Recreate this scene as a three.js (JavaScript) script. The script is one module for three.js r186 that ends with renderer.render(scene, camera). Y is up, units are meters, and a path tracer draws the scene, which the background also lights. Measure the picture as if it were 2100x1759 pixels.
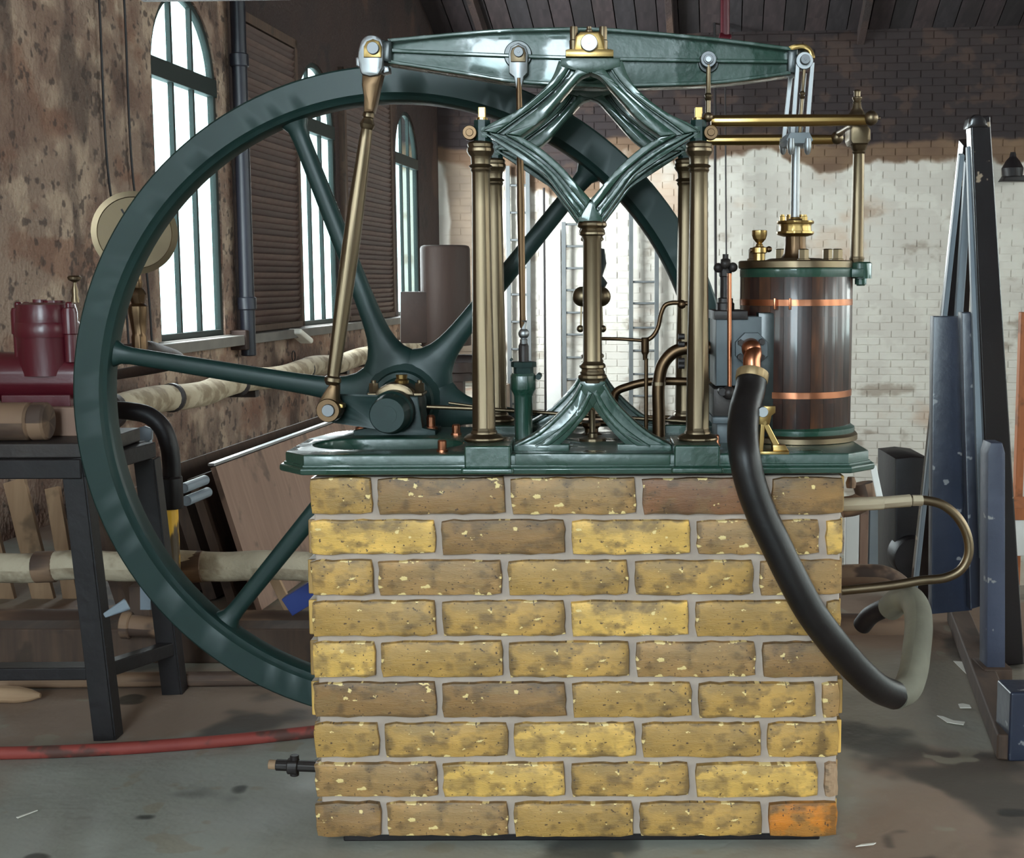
import * as THREE from 'three';
import { RoundedBoxGeometry } from 'three/addons/geometries/RoundedBoxGeometry.js';
import { mergeGeometries, toCreasedNormals } from 'three/addons/utils/BufferGeometryUtils.js';
import { RectAreaLightUniformsLib } from 'three/addons/lights/RectAreaLightUniformsLib.js';

// ---------------------------------------------------------------- camera, sky, lights, exposure
const scene = new THREE.Scene();
const EYE = 1.07;
const camera = new THREE.PerspectiveCamera(36.07, 2100 / 1759, 0.05, 80);
camera.position.set(0, EYE, 2.4);
camera.rotation.set(-0.11194, 0, -0.0035, 'YXZ');
camera.setViewOffset(2100, 1759, -165, 0, 2100, 1759);      // the lens looks square at the engine and the frame is cut off centre
camera.updateMatrixWorld(true);
const renderer = new THREE.WebGLRenderer({ antialias: true });
renderer.toneMapping = THREE.LinearToneMapping;
renderer.toneMappingExposure = 1.45;
renderer.shadowMap.enabled = true;
RectAreaLightUniformsLib.init();
scene.background = new THREE.Color().setRGB(3.4, 4.3, 4.5);   // bright overcast sky
const NORTH = new THREE.Color().setRGB(0.84, 0.97, 1.06), DAY = new THREE.Color().setRGB(0.9, 0.98, 1.0), WARM = new THREE.Color().setRGB(1, 0.93, 0.87);   // north light, daylight, and the warm tint of the added bays

// the room is turned a little against the engine: a runs along the back wall, b from the back wall towards the camera
const PHI = 0.0982, CORNER = new THREE.Vector3(-1.607, 0, -11.6);
const room = (a, y, b) => new THREE.Vector3(CORNER.x + a * Math.cos(PHI) - b * Math.sin(PHI), y, CORNER.z + a * Math.sin(PHI) + b * Math.cos(PHI));
const WIN = { w: 0.91, sill: 0.755, spring: 2.2 };
const WINDOWS = [6.55, 4.16, 1.36, 15];             // b of each arched window in the left wall, the last one beside the camera
const DOORWAY = { a0: 1.2, a1: 3.5, y0: 0.9, y1: 4.9, b: 20 }; // glazed opening high in the wall behind the camera
function areaLight(name, pos, target, w, h, power, color = DAY) {
  const l = new THREE.RectAreaLight(color, power, w, h);
  l.name = name; l.position.copy(pos); l.lookAt(target); scene.add(l);
}
for (const b of WINDOWS) areaLight('window_light', room(0.03, 1.65, b), room(3, 1.5, b), 0.85, 1.75, b > 10 ? 3 : b < 2 ? 34 : 9);
areaLight('opening_light', room((DOORWAY.a0 + DOORWAY.a1) / 2, 2.9, DOORWAY.b - 0.03), room(2.6, 1.4, 10), 2.2, 3.9, 13, NORTH);
const SIDE = [3.2, 7.6, 12, 16.4], SIDEW = 2.4, SIDEY = [1.0, 4.4];   // unseen glazed bays added in the right wall as fill light
for (const b of SIDE) areaLight('added_bay_light', room(11.97, 2.7, b), room(3, 1.3, b), 2.2, 3.2, 5.5, WARM);

// ---------------------------------------------------------------- helpers
let seed = 7;
const rnd = () => { seed = (seed * 1664525 + 1013904223) >>> 0; return seed / 4294967296; };
const rr = (a, b) => a + (b - a) * rnd();
const V = (x, y, z) => new THREE.Vector3(x, y, z);
// point of the plane z = const that lies on a line of sight (used to take measurements off the photograph)
function at(px, py, z) {
  const v = V((px / 2100) * 2 - 1, 1 - (py / 1759) * 2, 0.5).unproject(camera).sub(camera.position);
  return v.multiplyScalar((z - camera.position.z) / v.z).add(camera.position);
}
function onFloor(px, py, y = 0) {
  const v = V((px / 2100) * 2 - 1, 1 - (py / 1759) * 2, 0.5).unproject(camera).sub(camera.position);
  return v.multiplyScalar((y - EYE) / v.y).add(camera.position);
}
const mpp = (py, z) => (at(1300, py, z).x - at(1200, py, z).x) / 100;   // metres per pixel at a depth

const counts = {};
function numbered(name) { const n = counts[name] = (counts[name] ?? -1) + 1; return n ? name + '_' + String(n).padStart(3, '0') : name; }
const origins = new Map();
function tag(o, label, category, group) { o.userData.label = label; o.userData.category = category; if (group) o.userData.group = group; return o; }
function thing(name, label, category, pos = V(0, 0, 0), group) {
  const g = new THREE.Group(); g.name = numbered(name); g.position.copy(pos); scene.add(g); origins.set(g, pos.clone());
  return tag(g, label, category, group);
}
function clean(g) {
  const done = g.userData.uvDone;
  g = g.index ? g.toNonIndexed() : g;
  g.userData.uvDone = done;
  for (const k of Object.keys(g.attributes)) if (!['position', 'normal', 'uv'].includes(k)) g.deleteAttribute(k);
  if (!g.attributes.normal) g.computeVertexNormals();
  if (!g.attributes.uv) g.setAttribute('uv', new THREE.BufferAttribute(new Float32Array(g.attributes.position.count * 2), 2));
  g.clearGroups();
  return g;
}
function merge(list) { list = [].concat(list).map(clean); for (const g of list) if (!g.userData.uvDone) boxUV(g); const m = list.length > 1 ? mergeGeometries(list) : list[0]; m.userData.uvDone = true; return m; }
function scaleUV(g, su, sv) { const uv = g.attributes.uv; for (let i = 0; i < uv.count; i++) uv.setXY(i, uv.getX(i) * su, uv.getY(i) * sv); g.userData.uvDone = true; return g; }
function boxUV(g, s = 1) {                                   // uv in metres, by the way a face looks
  const p = g.attributes.position, n = g.attributes.normal, uv = g.attributes.uv;
  for (let i = 0; i < p.count; i += 3) {
    let nx = 0, ny = 0, nz = 0;
    for (let k = 0; k < 3; k++) { nx += n.getX(i + k); ny += n.getY(i + k); nz += n.getZ(i + k); }
    nx = Math.abs(nx); ny = Math.abs(ny); nz = Math.abs(nz);
    for (let k = 0; k < 3; k++) {
      const x = p.getX(i + k), y = p.getY(i + k), z = p.getZ(i + k);
      if (ny >= nx && ny >= nz) uv.setXY(i + k, x * s, z * s); else if (nx > nz) uv.setXY(i + k, z * s, y * s); else uv.setXY(i + k, x * s, y * s);
    }
  }
  return g;
}
function mesh(name, geo, material, keepUV) {
  if (keepUV) for (const g of [].concat(geo)) g.userData.uvDone = true;
  geo = merge(geo);
  const m = new THREE.Mesh(geo, material); m.name = name; m.castShadow = m.receiveShadow = true; return m;
}
function part(parent, name, geo, material, label, keepUV) {  // geometry in world coordinates
  const o = origins.get(parent), m = mesh(name, geo, material, keepUV);
  m.geometry.translate(-o.x, -o.y, -o.z);
  origins.set(m, o); parent.add(m);
  if (label) m.userData.label = label;
  return m;
}
function solo(name, label, category, geo, material, group, keepUV) {
  const m = mesh(numbered(name), geo, material, keepUV); m.geometry.computeBoundingBox();
  const bb = m.geometry.boundingBox, c = V((bb.min.x + bb.max.x) / 2, bb.min.y, (bb.min.z + bb.max.z) / 2);
  m.geometry.translate(-c.x, -c.y, -c.z); m.position.copy(c); scene.add(m); origins.set(m, c);
  return tag(m, label, category, group);
}
function structure(name, geo, material, parent, keepUV) {
  const m = mesh(name, geo, material, keepUV); m.userData.kind = 'structure'; (parent ?? scene).add(m); origins.set(m, V(0, 0, 0)); return m;
}
// shapes
const bx = (x0, x1, y0, y1, z0, z1, r = 0.003) => {
  const w = Math.abs(x1 - x0), h = Math.abs(y1 - y0), d = Math.abs(z1 - z0);
  const g = r ? new RoundedBoxGeometry(w, h, d, 2, Math.min(r, w / 2.1, h / 2.1, d / 2.1)) : new THREE.BoxGeometry(w, h, d);
  return g.translate((x0 + x1) / 2, (y0 + y1) / 2, (z0 + z1) / 2);
};
const crease = (g, a = 0.55) => toCreasedNormals(clean(g), a);
// turned piece between two points: profile [radius, share of the length]
function turned(a, b, prof, seg = 32) {
  const L = a.distanceTo(b), pts = prof.map(([r, t]) => new THREE.Vector2(Math.max(r, 1e-5), t * L));
  if (prof[0][0] > 1e-4) pts.unshift(new THREE.Vector2(1e-5, prof[0][1] * L));
  if (prof[prof.length - 1][0] > 1e-4) pts.push(new THREE.Vector2(1e-5, prof[prof.length - 1][1] * L));
  const rm = Math.max(...prof.map((p) => p[0])), g = scaleUV(crease(new THREE.LatheGeometry(pts, seg)), 6.28 * rm, L);
  return g.applyQuaternion(new THREE.Quaternion().setFromUnitVectors(V(0, 1, 0), b.clone().sub(a).normalize())).translate(a.x, a.y, a.z);
}
const rod = (a, b, r, r2 = r, seg = 24) => { const L = a.distanceTo(b), e = Math.min(0.12 * Math.min(r, r2), L / 8) / L; return turned(a, b, [[r * 0.88, 0], [r, e], [r2, 1 - e], [r2 * 0.88, 1]], seg); };
// upright turned piece measured in pixels: [half width, y] from bottom or top
function upright(px, prof, z, seg = 40, yref) {
  prof = prof[0][1] < prof[prof.length - 1][1] ? prof.slice().reverse() : prof;
  const X = at(px, yref ?? prof[0][1], z).x, y = prof.map(([, q]) => at(px, q, z).y), y0 = y[0], L = y[y.length - 1] - y0;
  return turned(V(X, y0, z), V(X, y0 + L, z), prof.map(([h, q], i) => [h * mpp(q, z), (y[i] - y0) / L]), seg);
}
// round plate that faces the camera
function disc(px, py, r, z0, z1, seg = 32) {
  const c = at(px, py, z1), R = r * mpp(py, z1), L = Math.abs(z1 - z0), e = Math.min(0.15 * R, L * 0.3) / L;
  return turned(V(c.x, c.y, z0), V(c.x, c.y, z1), [[R, 0], [R, 1 - e], [R * 0.93, 1]], seg);
}
const hexa = (c, r, h, up = V(0, 1, 0)) => { const g = crease(new THREE.CylinderGeometry(r * 0.93, r, h, 6).translate(0, h / 2, 0), 0.3); return g.applyQuaternion(new THREE.Quaternion().setFromUnitVectors(V(0, 1, 0), up)).translate(c.x, c.y, c.z); };
function tube(points, r, seg = 80, rad = 18, closedEnds = true) {
  const curve = new THREE.CatmullRomCurve3(points, false, 'centripetal');
  const list = [scaleUV(new THREE.TubeGeometry(curve, seg, r, rad), curve.getLength(), 6.28 * r)];
  if (closedEnds) for (const t of [0, 1]) {
    const p = curve.getPoint(t), d = curve.getTangent(t).multiplyScalar(t ? 1 : -1);
    list.push(new THREE.CircleGeometry(r, rad).applyQuaternion(new THREE.Quaternion().setFromUnitVectors(V(0, 0, 1), d)).translate(p.x, p.y, p.z));
  }
  return merge(list);
}
const ball = (c, r, seg = 24) => new THREE.SphereGeometry(r, seg, seg >> 1).translate(c.x, c.y, c.z);
function plate(pts, z0, z1, bevel = 0.002, holes = [], bs = 2) {   // outline in x, y; thickness in z
  const s = new THREE.Shape(pts.map((p) => new THREE.Vector2(p[0], p[1])));
  for (const h of holes) s.holes.push(new THREE.Path(h.map((p) => new THREE.Vector2(p[0], p[1]))));
  const d = Math.max(Math.abs(z1 - z0) - 2 * bevel, 1e-4);
  const g = new THREE.ExtrudeGeometry(s, { depth: d, bevelEnabled: bevel > 0, bevelThickness: bevel, bevelSize: bevel, bevelOffset: -bevel, bevelSegments: bs, curveSegments: 16 });
  return crease(g.translate(0, 0, Math.min(z0, z1) + bevel), 0.6);
}
const pplate = (pix, zref, z0, z1, bevel, holes = []) => plate(pix.map(([x, y]) => { const p = at(x, y, zref); return [p.x, p.y]; }), z0, z1, bevel, holes.map((h) => h.map(([x, y]) => { const p = at(x, y, zref); return [p.x, p.y]; })));
function slab(pts, y0, y1, bevel = 0.003, holes = [], bs = 3) {    // outline in x, z; thickness in y
  const g = plate(pts.map(([x, z]) => [x, -z]), y0, y1, bevel, holes.map((h) => h.map(([x, z]) => [x, -z])), bs);
  return g.rotateX(-Math.PI / 2);
}
const smooth = (pts, n = 40) => new THREE.SplineCurve(pts.map((p) => new THREE.Vector2(p[0], p[1]))).getPoints(n).map((p) => [p.x, p.y]);
function beam(a, b, w, h, up = V(0, 1, 0), r = 0.003, w2 = w, h2 = h) {   // straight bar of rectangular section between two points, may taper
  const L = a.distanceTo(b), g = clean(r ? new RoundedBoxGeometry(w, L, h, 2, Math.min(r, w / 2.1, h / 2.1)) : new THREE.BoxGeometry(w, L, h));
  const p = g.attributes.position;
  for (let i = 0; i < p.count; i++) { const t = p.getY(i) / L + 0.5; p.setX(i, p.getX(i) * (1 + (w2 / w - 1) * t)); p.setZ(i, p.getZ(i) * (1 + (h2 / h - 1) * t)); }
  const y = b.clone().sub(a).normalize(), x = y.clone().cross(up).normalize(), z = x.clone().cross(y);
  return g.applyMatrix4(new THREE.Matrix4().makeBasis(x, y, z)).translate((a.x + b.x) / 2, (a.y + b.y) / 2, (a.z + b.z) / 2);
}
const inRoom = (g) => g.rotateY(-PHI).translate(CORNER.x, CORNER.y, CORNER.z);   // from room coordinates a, y, b

// ---------------------------------------------------------------- textures
const hash = (x, y, s) => { let h = Math.imul(x, 374761393) ^ Math.imul(y, 668265263) ^ Math.imul(s, 2147483647 ^ 1442695041); h = Math.imul(h ^ (h >>> 13), 1274126177); return ((h ^ (h >>> 16)) >>> 0) / 4294967296; };
function vnoise(x, y, per, s) {
  const ix = Math.floor(x), iy = Math.floor(y), fx = x - ix, fy = y - iy, u = fx * fx * (3 - 2 * fx), v = fy * fy * (3 - 2 * fy);
  const w = (k) => ((k % per) + per) % per, a = hash(w(ix), w(iy), s), b = hash(w(ix + 1), w(iy), s), c = hash(w(ix), w(iy + 1), s), d = hash(w(ix + 1), w(iy + 1), s);
  return a + (b - a) * u + (c - a) * v + (a - b - c + d) * u * v;
}
function fbm(u, v, freq, oct, s) { let t = 0, a = 0.5, n = 0; for (let i = 0; i < oct; i++) { t += a * vnoise(u * freq, v * freq, freq, s + i * 17); n += a; a *= 0.5; freq *= 2; } return t / n; }
const mix = (a, b, t) => a.map((x, i) => x + (b[i] - x) * t), sat = (x) => Math.min(1, Math.max(0, x)), step = (a, b, x) => { x = sat((x - a) / (b - a)); return x * x * (3 - 2 * x); };
function texture(w, h, fn, srgb = true, rep = 1) {
  const d = new Uint8Array(w * h * 4);
  for (let y = 0; y < h; y++) for (let x = 0; x < w; x++) {
    const c = fn((x + 0.5) / w, (y + 0.5) / h), i = (y * w + x) * 4;
    if (typeof c === 'number') d[i] = d[i + 1] = d[i + 2] = sat(c) * 255; else for (let k = 0; k < 3; k++) d[i + k] = Math.min(255, Math.max(0, c[k]));
    d[i + 3] = 255;
  }
  const t = new THREE.DataTexture(d, w, h); t.magFilter = THREE.LinearFilter; t.minFilter = THREE.LinearMipmapLinearFilter; t.generateMipmaps = true;
  t.wrapS = t.wrapT = THREE.RepeatWrapping; if (srgb) t.colorSpace = THREE.SRGBColorSpace; t.repeat.set(rep, rep); t.needsUpdate = true; return t;
}
const hex = (c) => { const k = new THREE.Color(c); return k; };
const std = (o) => new THREE.MeshPhysicalMaterial(o);
const mottled = (w, a, b, freq, s, rep, extra) => texture(w, w, (u, v) => { let c = mix(a, b, fbm(u, v, freq, 5, s)); return extra ? extra(c, u, v) : c; }, true, rep);

const bumpFine = texture(512, 512, (u, v) => fbm(u, v, 24, 4, 3), false, 6);
const bumpLump = texture(512, 512, (u, v) => fbm(u, v, 10, 5, 9), false, 5);
const bumpCast = texture(512, 512, (u, v) => 0.4 * fbm(u, v, 8, 3, 10) + 0.6 * fbm(u, v, 30, 4, 11), false, 4);
const bumpRough = texture(512, 512, (u, v) => 0.6 * fbm(u, v, 8, 6, 21) + 0.4 * fbm(u, v, 48, 3, 22), false, 1.2);
const gloss = texture(512, 512, (u, v) => 0.06 + 0.5 * step(0.38, 0.64, fbm(u, v, 6, 6, 33)), false, 2.5);
const wearRough = texture(512, 512, (u, v) => 0.28 + 0.3 * fbm(u, v, 7, 5, 31), false, 4);

const M = {};
M.green = std({ map: mottled(256, [17, 53, 40], [24, 64, 49], 6, 41, 3), roughness: 0.4, clearcoat: 1, clearcoatRoughness: 1, clearcoatRoughnessMap: gloss, bumpMap: bumpCast, bumpScale: 0.0009 });
M.greenDark = std({ map: mottled(256, [21, 43, 40], [26, 50, 46], 6, 43, 2), roughness: 0.5, specularIntensity: 0.6, clearcoat: 0.12, clearcoatRoughness: 0.25 });
M.greenBlack = std({ color: 0x14201f, roughness: 0.4, clearcoat: 0.4, clearcoatRoughness: 0.2, bumpMap: bumpLump, bumpScale: 0.0005 });
M.bronze = std({ map: mottled(256, [110, 96, 77], [127, 111, 89], 5, 51, 2), metalness: 1, roughness: 0.42 });
M.bronzeDark = std({ map: mottled(256, [92, 72, 54], [110, 88, 66], 5, 52, 2), metalness: 1, roughness: 0.42 });
M.brass = std({ map: mottled(256, [164, 134, 82], [186, 156, 102], 5, 53, 2), metalness: 1, roughness: 0.33 });
M.copper = std({ map: mottled(256, [166, 104, 76], [196, 132, 100], 5, 54, 2), metalness: 1, roughness: 0.33 });
M.steel = std({ map: mottled(256, [146, 148, 150], [176, 177, 178], 6, 55, 3), metalness: 1, roughness: 0.44 });
M.pin = std({ color: 0x77787a, metalness: 1, roughness: 0.5 });
M.ladder = std({ map: mottled(128, [84, 88, 90], [108, 110, 110], 6, 49, 1), roughness: 0.6 });
M.navyLit = std({ map: mottled(256, [56, 60, 76], [74, 78, 96], 6, 48, 2, (c, u, v) => mix(c, [140, 138, 136], step(0.8, 0.82, fbm(u, v, 12, 5, 47)))), roughness: 0.5, bumpMap: bumpLump, bumpScale: 0.001 });  // the navy paint again, lightened for the light on the post
M.clamp = std({ color: 0x9c8460, metalness: 0.6, roughness: 0.5 });
M.castIron = std({ map: mottled(256, [70, 78, 82], [92, 100, 104], 8, 56, 3), roughness: 0.55, clearcoat: 0.1, clearcoatRoughness: 0.3, bumpMap: bumpLump, bumpScale: 0.0006 });
M.darkIron = std({ map: mottled(256, [42, 38, 38], [64, 56, 52], 8, 57, 2), roughness: 0.5, metalness: 0.4, bumpMap: bumpLump, bumpScale: 0.0008 });
M.black = std({ map: mottled(256, [20, 16, 18], [34, 28, 29], 8, 58, 2), roughness: 0.5, specularIntensity: 0.7, bumpMap: bumpLump, bumpScale: 0.0006 });
M.rubber = std({ map: mottled(256, [22, 19, 19], [33, 28, 27], 8, 59, 3), roughness: 0.42, specularIntensity: 0.7, bumpMap: bumpFine, bumpScale: 0.0002 });
M.rubberLitDust = std({ map: mottled(256, [92, 88, 76], [126, 122, 106], 6, 60, 3), roughness: 0.85, bumpMap: bumpFine, bumpScale: 0.0003 });  // rubber again, its grey holding both dust and the light from behind
M.lagging = [0, 1, 2, 3].map((k) => std({ map: texture(256, 256, (u, v) => mix([[70, 38, 26], [84, 48, 30], [58, 33, 26], [96, 58, 34]][k], [30, 18, 16], fbm(u, v * 0.12, 24, 4, 61 + k)), true, 6), roughness: 0.42, clearcoat: 0.4, clearcoatRoughness: 0.15 }));
M.maroon = std({ map: mottled(256, [72, 12, 24], [90, 20, 32], 6, 65, 3), roughness: 0.42, clearcoat: 0.35, clearcoatRoughness: 0.2, bumpMap: bumpLump, bumpScale: 0.0008 });
M.yellow = std({ map: mottled(256, [206, 150, 30], [228, 176, 52], 6, 66, 3, (c, u, v) => mix(c, [70, 52, 26], step(0.6, 0.68, fbm(u, v, 7, 5, 67)))), roughness: 0.5 });
M.redHose = std({ map: mottled(256, [126, 48, 42], [150, 68, 58], 8, 68, 2, (c, u, v) => mix(c, [84, 52, 44], step(0.55, 0.7, fbm(u, v, 9, 5, 69)))), roughness: 0.7 });
M.pipeLag = std({ map: mottled(256, [164, 148, 124], [194, 180, 156], 5, 70, 1.4, (c, u, v) => mix(c, [136, 120, 98], step(0.52, 0.72, fbm(u, v, 8, 5, 71)))), roughness: 0.9, bumpMap: bumpLump, bumpScale: 0.004 });
M.pipeBrown = std({ map: mottled(256, [110, 84, 66], [150, 120, 94], 5, 72, 1.4, (c, u, v) => mix(c, [74, 56, 46], step(0.52, 0.7, fbm(u, v, 8, 5, 73)))), roughness: 0.75, bumpMap: bumpLump, bumpScale: 0.001 });
M.rust = std({ map: mottled(256, [42, 29, 24], [66, 45, 36], 6, 74, 1, (c, u, v) => mix(c, [44, 34, 32], step(0.5, 0.66, fbm(u, v, 5, 6, 75)))), roughness: 0.62, metalness: 0.25, bumpMap: bumpLump, bumpScale: 0.001 });
const wood = (a, b, s, rep = 2) => texture(256, 256, (u, v) => { const g = fbm(u, v * 0.1, 30, 4, s); return mix(mix(a, b, g), a.map((x) => x * 0.55), step(0.6, 0.75, fbm(u, v, 5, 5, s + 5)) * 0.6); }, true, rep);
M.woodPale = std({ map: wood([182, 150, 118], [150, 118, 90], 81), roughness: 0.8 });
M.woodBrown = std({ map: wood([150, 120, 102], [126, 98, 84], 83), roughness: 0.75 });
M.woodDark = std({ map: wood([92, 70, 54], [64, 48, 40], 85), roughness: 0.75 });
M.woodOrange = std({ map: wood([178, 106, 60], [150, 86, 48], 87), roughness: 0.6 });
M.navy = std({ map: mottled(256, [30, 36, 52], [42, 48, 66], 6, 90, 2, (c, u, v) => mix(c, [126, 126, 128], step(0.78, 0.8, fbm(u, v, 12, 5, 91)))), roughness: 0.42, clearcoat: 0.4, clearcoatRoughness: 0.25, bumpMap: bumpLump, bumpScale: 0.001 });
M.trestle = std({ map: mottled(256, [22, 18, 20], [32, 27, 28], 6, 92, 1.5, (c, u, v) => mix(c, [150, 132, 112], step(0.79, 0.81, fbm(u, v, 14, 5, 93)))), roughness: 0.3, clearcoat: 0.5, clearcoatRoughness: 0.12, bumpMap: bumpLump, bumpScale: 0.0006 });
M.whitePaint = std({ map: mottled(256, [206, 204, 200], [228, 226, 222], 6, 94, 1), roughness: 0.7 });
M.greyPaint = std({ map: mottled(256, [118, 128, 138], [150, 158, 164], 6, 95, 1), roughness: 0.45 });
M.paper = std({ map: mottled(128, [222, 216, 204], [238, 234, 224], 6, 96, 3), roughness: 0.9, side: THREE.DoubleSide });
M.bluePlastic = std({ color: 0x2c3f86, roughness: 0.45 });
M.mortar = std({ map: mottled(256, [164, 148, 136], [184, 168, 156], 12, 97, 3), roughness: 0.9, bumpMap: bumpRough, bumpScale: 0.001 });
M.gauge = std({ map: mottled(128, [166, 134, 66], [186, 154, 82], 5, 98, 2), roughness: 0.5 });
M.glassPane = std({ color: 0xf2fbfa, transmission: 1, roughness: 0.02, thickness: 0, ior: 1.45 });
M.trim = std({ map: mottled(128, [96, 92, 88], [124, 118, 110], 6, 99, 2), roughness: 0.85 });
M.ironPipe = std({ map: mottled(128, [20, 21, 28], [32, 33, 40], 6, 100, 2), roughness: 0.4, specularIntensity: 0.6 });
M.glazing = std({ color: 0x18221f, roughness: 0.6 });

// ---------------------------------------------------------------- the room
// floor: oily concrete with brown and grey-green patches, wetter and smoother in places
const floorTex = texture(1536, 1536, (u, v) => {
  let c = mix([162, 152, 136], [134, 124, 110], fbm(u, v, 5, 6, 101));
  c = mix(c, [160, 164, 156], step(0.5, 0.66, fbm(u, v, 6, 6, 102)) * 0.75);
  c = mix(c, [138, 108, 90], step(0.52, 0.66, fbm(u, v, 7, 6, 103)) * 0.7);
  c = mix(c, [40, 40, 38], step(0.62, 0.72, fbm(u, v, 14, 5, 104)) * 0.55);
  c = mix(c, [150, 142, 124], step(0.74, 0.78, fbm(u, v, 60, 3, 105)) * 0.7);
  return mix(c, [30, 30, 28], step(0.75, 0.8, fbm(u, v, 40, 3, 106)) * 0.6);
}, true, 1 / 6);
const floorRough = texture(512, 512, (u, v) => 0.66 - 0.38 * step(0.45, 0.62, fbm(u, v, 6, 5, 107)) + 0.12 * fbm(u, v, 40, 3, 108), false, 1 / 6);
M.floor = std({ map: floorTex, roughnessMap: floorRough, roughness: 1, bumpMap: bumpRough, bumpScale: 0.003 });
// the engine stands on a raised platform; the hall behind it lies lower
const LOW = -1.3;
structure('floor', inRoom(slab([[-0.6, -0.6], [0.75, -0.6], [0.75, 6.8], [2.2, 6.8], [2.2, 9.1], [12.4, 9.1], [12.4, 20.6], [-0.6, 20.6]].reverse(), LOW - 0.2, 0, 0)), M.floor);
structure('floor_001', inRoom(bx(-0.6, 12.4, LOW - 0.3, LOW, -0.6, 9.2, 0)), M.floor);

// left wall: old lime wash over brick, sooty towards the roof, with stains and bare patches
const wallTex = texture(1024, 1024, (u, v) => {
  let c = mix([160, 136, 118], [120, 100, 88], fbm(u, v, 6, 6, 111));
  c = mix(c, [182, 160, 138], step(0.46, 0.66, fbm(u, v, 28, 5, 112)) * 0.6);
  c = mix(c, [98, 72, 62], step(0.5, 0.7, fbm(u, v, 18, 6, 113)) * 0.6);
  c = mix(c, [112, 74, 58], step(0.55, 0.7, fbm(u, v * 2, 10, 6, 116)) * 0.5);
  c = mix(c, [70, 56, 50], step(0.6, 0.74, fbm(u, v * 0.5, 16, 5, 114)) * 0.6);
  return mix(c, [56, 46, 42], step(0.64, 0.74, fbm(u, v, 90, 3, 115)) * 0.6);
}, true, 1 / 4);
const sootTex = texture(1024, 1024, (u, v) => {
  let c = mix([62, 44, 38], [40, 30, 30], fbm(u, v, 6, 6, 121));
  c = mix(c, [88, 66, 52], step(0.56, 0.7, fbm(u, v * 0.4, 14, 6, 122)) * 0.6);
  return mix(c, [30, 24, 24], step(0.6, 0.7, fbm(u, v, 12, 5, 123)) * 0.6);
}, true, 1 / 4);
M.wall = std({ map: wallTex, roughness: 0.9, bumpMap: bumpRough, bumpScale: 0.03 });
M.soot = std({ map: sootTex, roughness: 0.85, bumpMap: bumpRough, bumpScale: 0.012 });
function archPath(b0, b1, y0, ys, n = 20) {
  const r = (b1 - b0) / 2, c = (b0 + b1) / 2, p = [[b0, y0], [b1, y0], [b1, ys]];
  for (let i = 1; i < n; i++) p.push([c + r * Math.cos((Math.PI * i) / n), ys + r * Math.sin((Math.PI * i) / n)]);
  p.push([b0, ys]); return p;
}
const SPLIT = 5.72;      // the wall farther than this has kept its soot above the sills
const holes = WINDOWS.map((b) => archPath(b - WIN.w / 2, b + WIN.w / 2, WIN.sill, WIN.spring));
const alongWall = (g) => inRoom(g.rotateY(-Math.PI / 2));       // from b, y, depth into the wall
const near = WINDOWS.map((b, i) => [b, holes[i]]);
const WALLT = 0.06;
const wallL = structure('wall_left', alongWall(plate([[5.9, LOW - 0.3], [20.4, LOW - 0.3], [20.4, 6.4], [5.9, 6.4]], 0, WALLT, 0, near.filter(([b]) => b > 5.9).map(([, h]) => h))), M.wall);
structure('wall_left_001', alongWall(plate([[-0.4, 0.72], [5.9, 0.72], [5.9, 6.4], [-0.4, 6.4]], 0, WALLT, 0, near.filter(([b]) => b < 5.9).map(([, h]) => h))), M.soot);
structure('wall_left_002', alongWall(plate([[-0.4, LOW - 0.3], [5.9, LOW - 0.3], [5.9, 0.72], [-0.4, 0.72]], 0, WALLT, 0)), M.wall);
structure('trim_1', inRoom(bx(-0.02, 0.09, 0.69, 0.75, 0.2, 7.2, 0.006)), M.trim);
// back wall: brick by brick, whitewashed below a ragged line and black with soot above it
const backTex = texture(2048, 1024, (u, v) => {          // 8 m by 5.4 m
  const a = u * 8, y = v * 5.4 - 1.4;
  let white = mix([204, 199, 190], [182, 175, 166], fbm(u, v * 0.5, 20, 6, 131));
  white = mix(white, [206, 202, 192], step(0.5, 0.62, fbm(u, v, 30, 5, 132)) * 0.6);
  white = mix(white, [132, 118, 104], step(0.63, 0.78, fbm(u, v, 24, 6, 133)) * 0.6);
  white = mix(white, [178, 136, 106], step(0.62, 0.8, fbm(u, v, 10, 6, 134)) * 0.45);
  white = mix(white, mix([128, 110, 92], [98, 84, 72], fbm(u, v, 40, 5, 129)), step(0.62, 0.5, a + 0.9 * (fbm(u, v * 0.5, 16, 5, 128) - 0.5)) * step(0.08, 0.14, a + 0.3 * (fbm(u, v * 0.5, 20, 4, 127) - 0.5)) * 0.9);
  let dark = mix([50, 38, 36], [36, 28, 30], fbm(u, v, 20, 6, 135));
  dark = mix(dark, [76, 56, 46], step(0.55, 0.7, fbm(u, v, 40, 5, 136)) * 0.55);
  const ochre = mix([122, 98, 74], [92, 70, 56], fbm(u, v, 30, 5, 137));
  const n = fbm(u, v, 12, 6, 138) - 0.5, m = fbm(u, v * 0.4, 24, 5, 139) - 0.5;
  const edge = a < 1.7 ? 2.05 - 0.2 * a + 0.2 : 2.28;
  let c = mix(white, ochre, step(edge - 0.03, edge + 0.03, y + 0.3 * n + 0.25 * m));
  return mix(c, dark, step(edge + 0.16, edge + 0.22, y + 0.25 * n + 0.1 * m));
}, true, 1);
M.backBrick = std({ map: backTex, roughness: 0.85, bumpMap: bumpRough, bumpScale: 0.004 });
const wallB = structure('wall_back', inRoom(bx(-0.4, 12.4, LOW - 0.3, 5.2, -0.4, -0.006, 0)), std({ map: backTex, roughness: 0.95 }), null, true);
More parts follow.
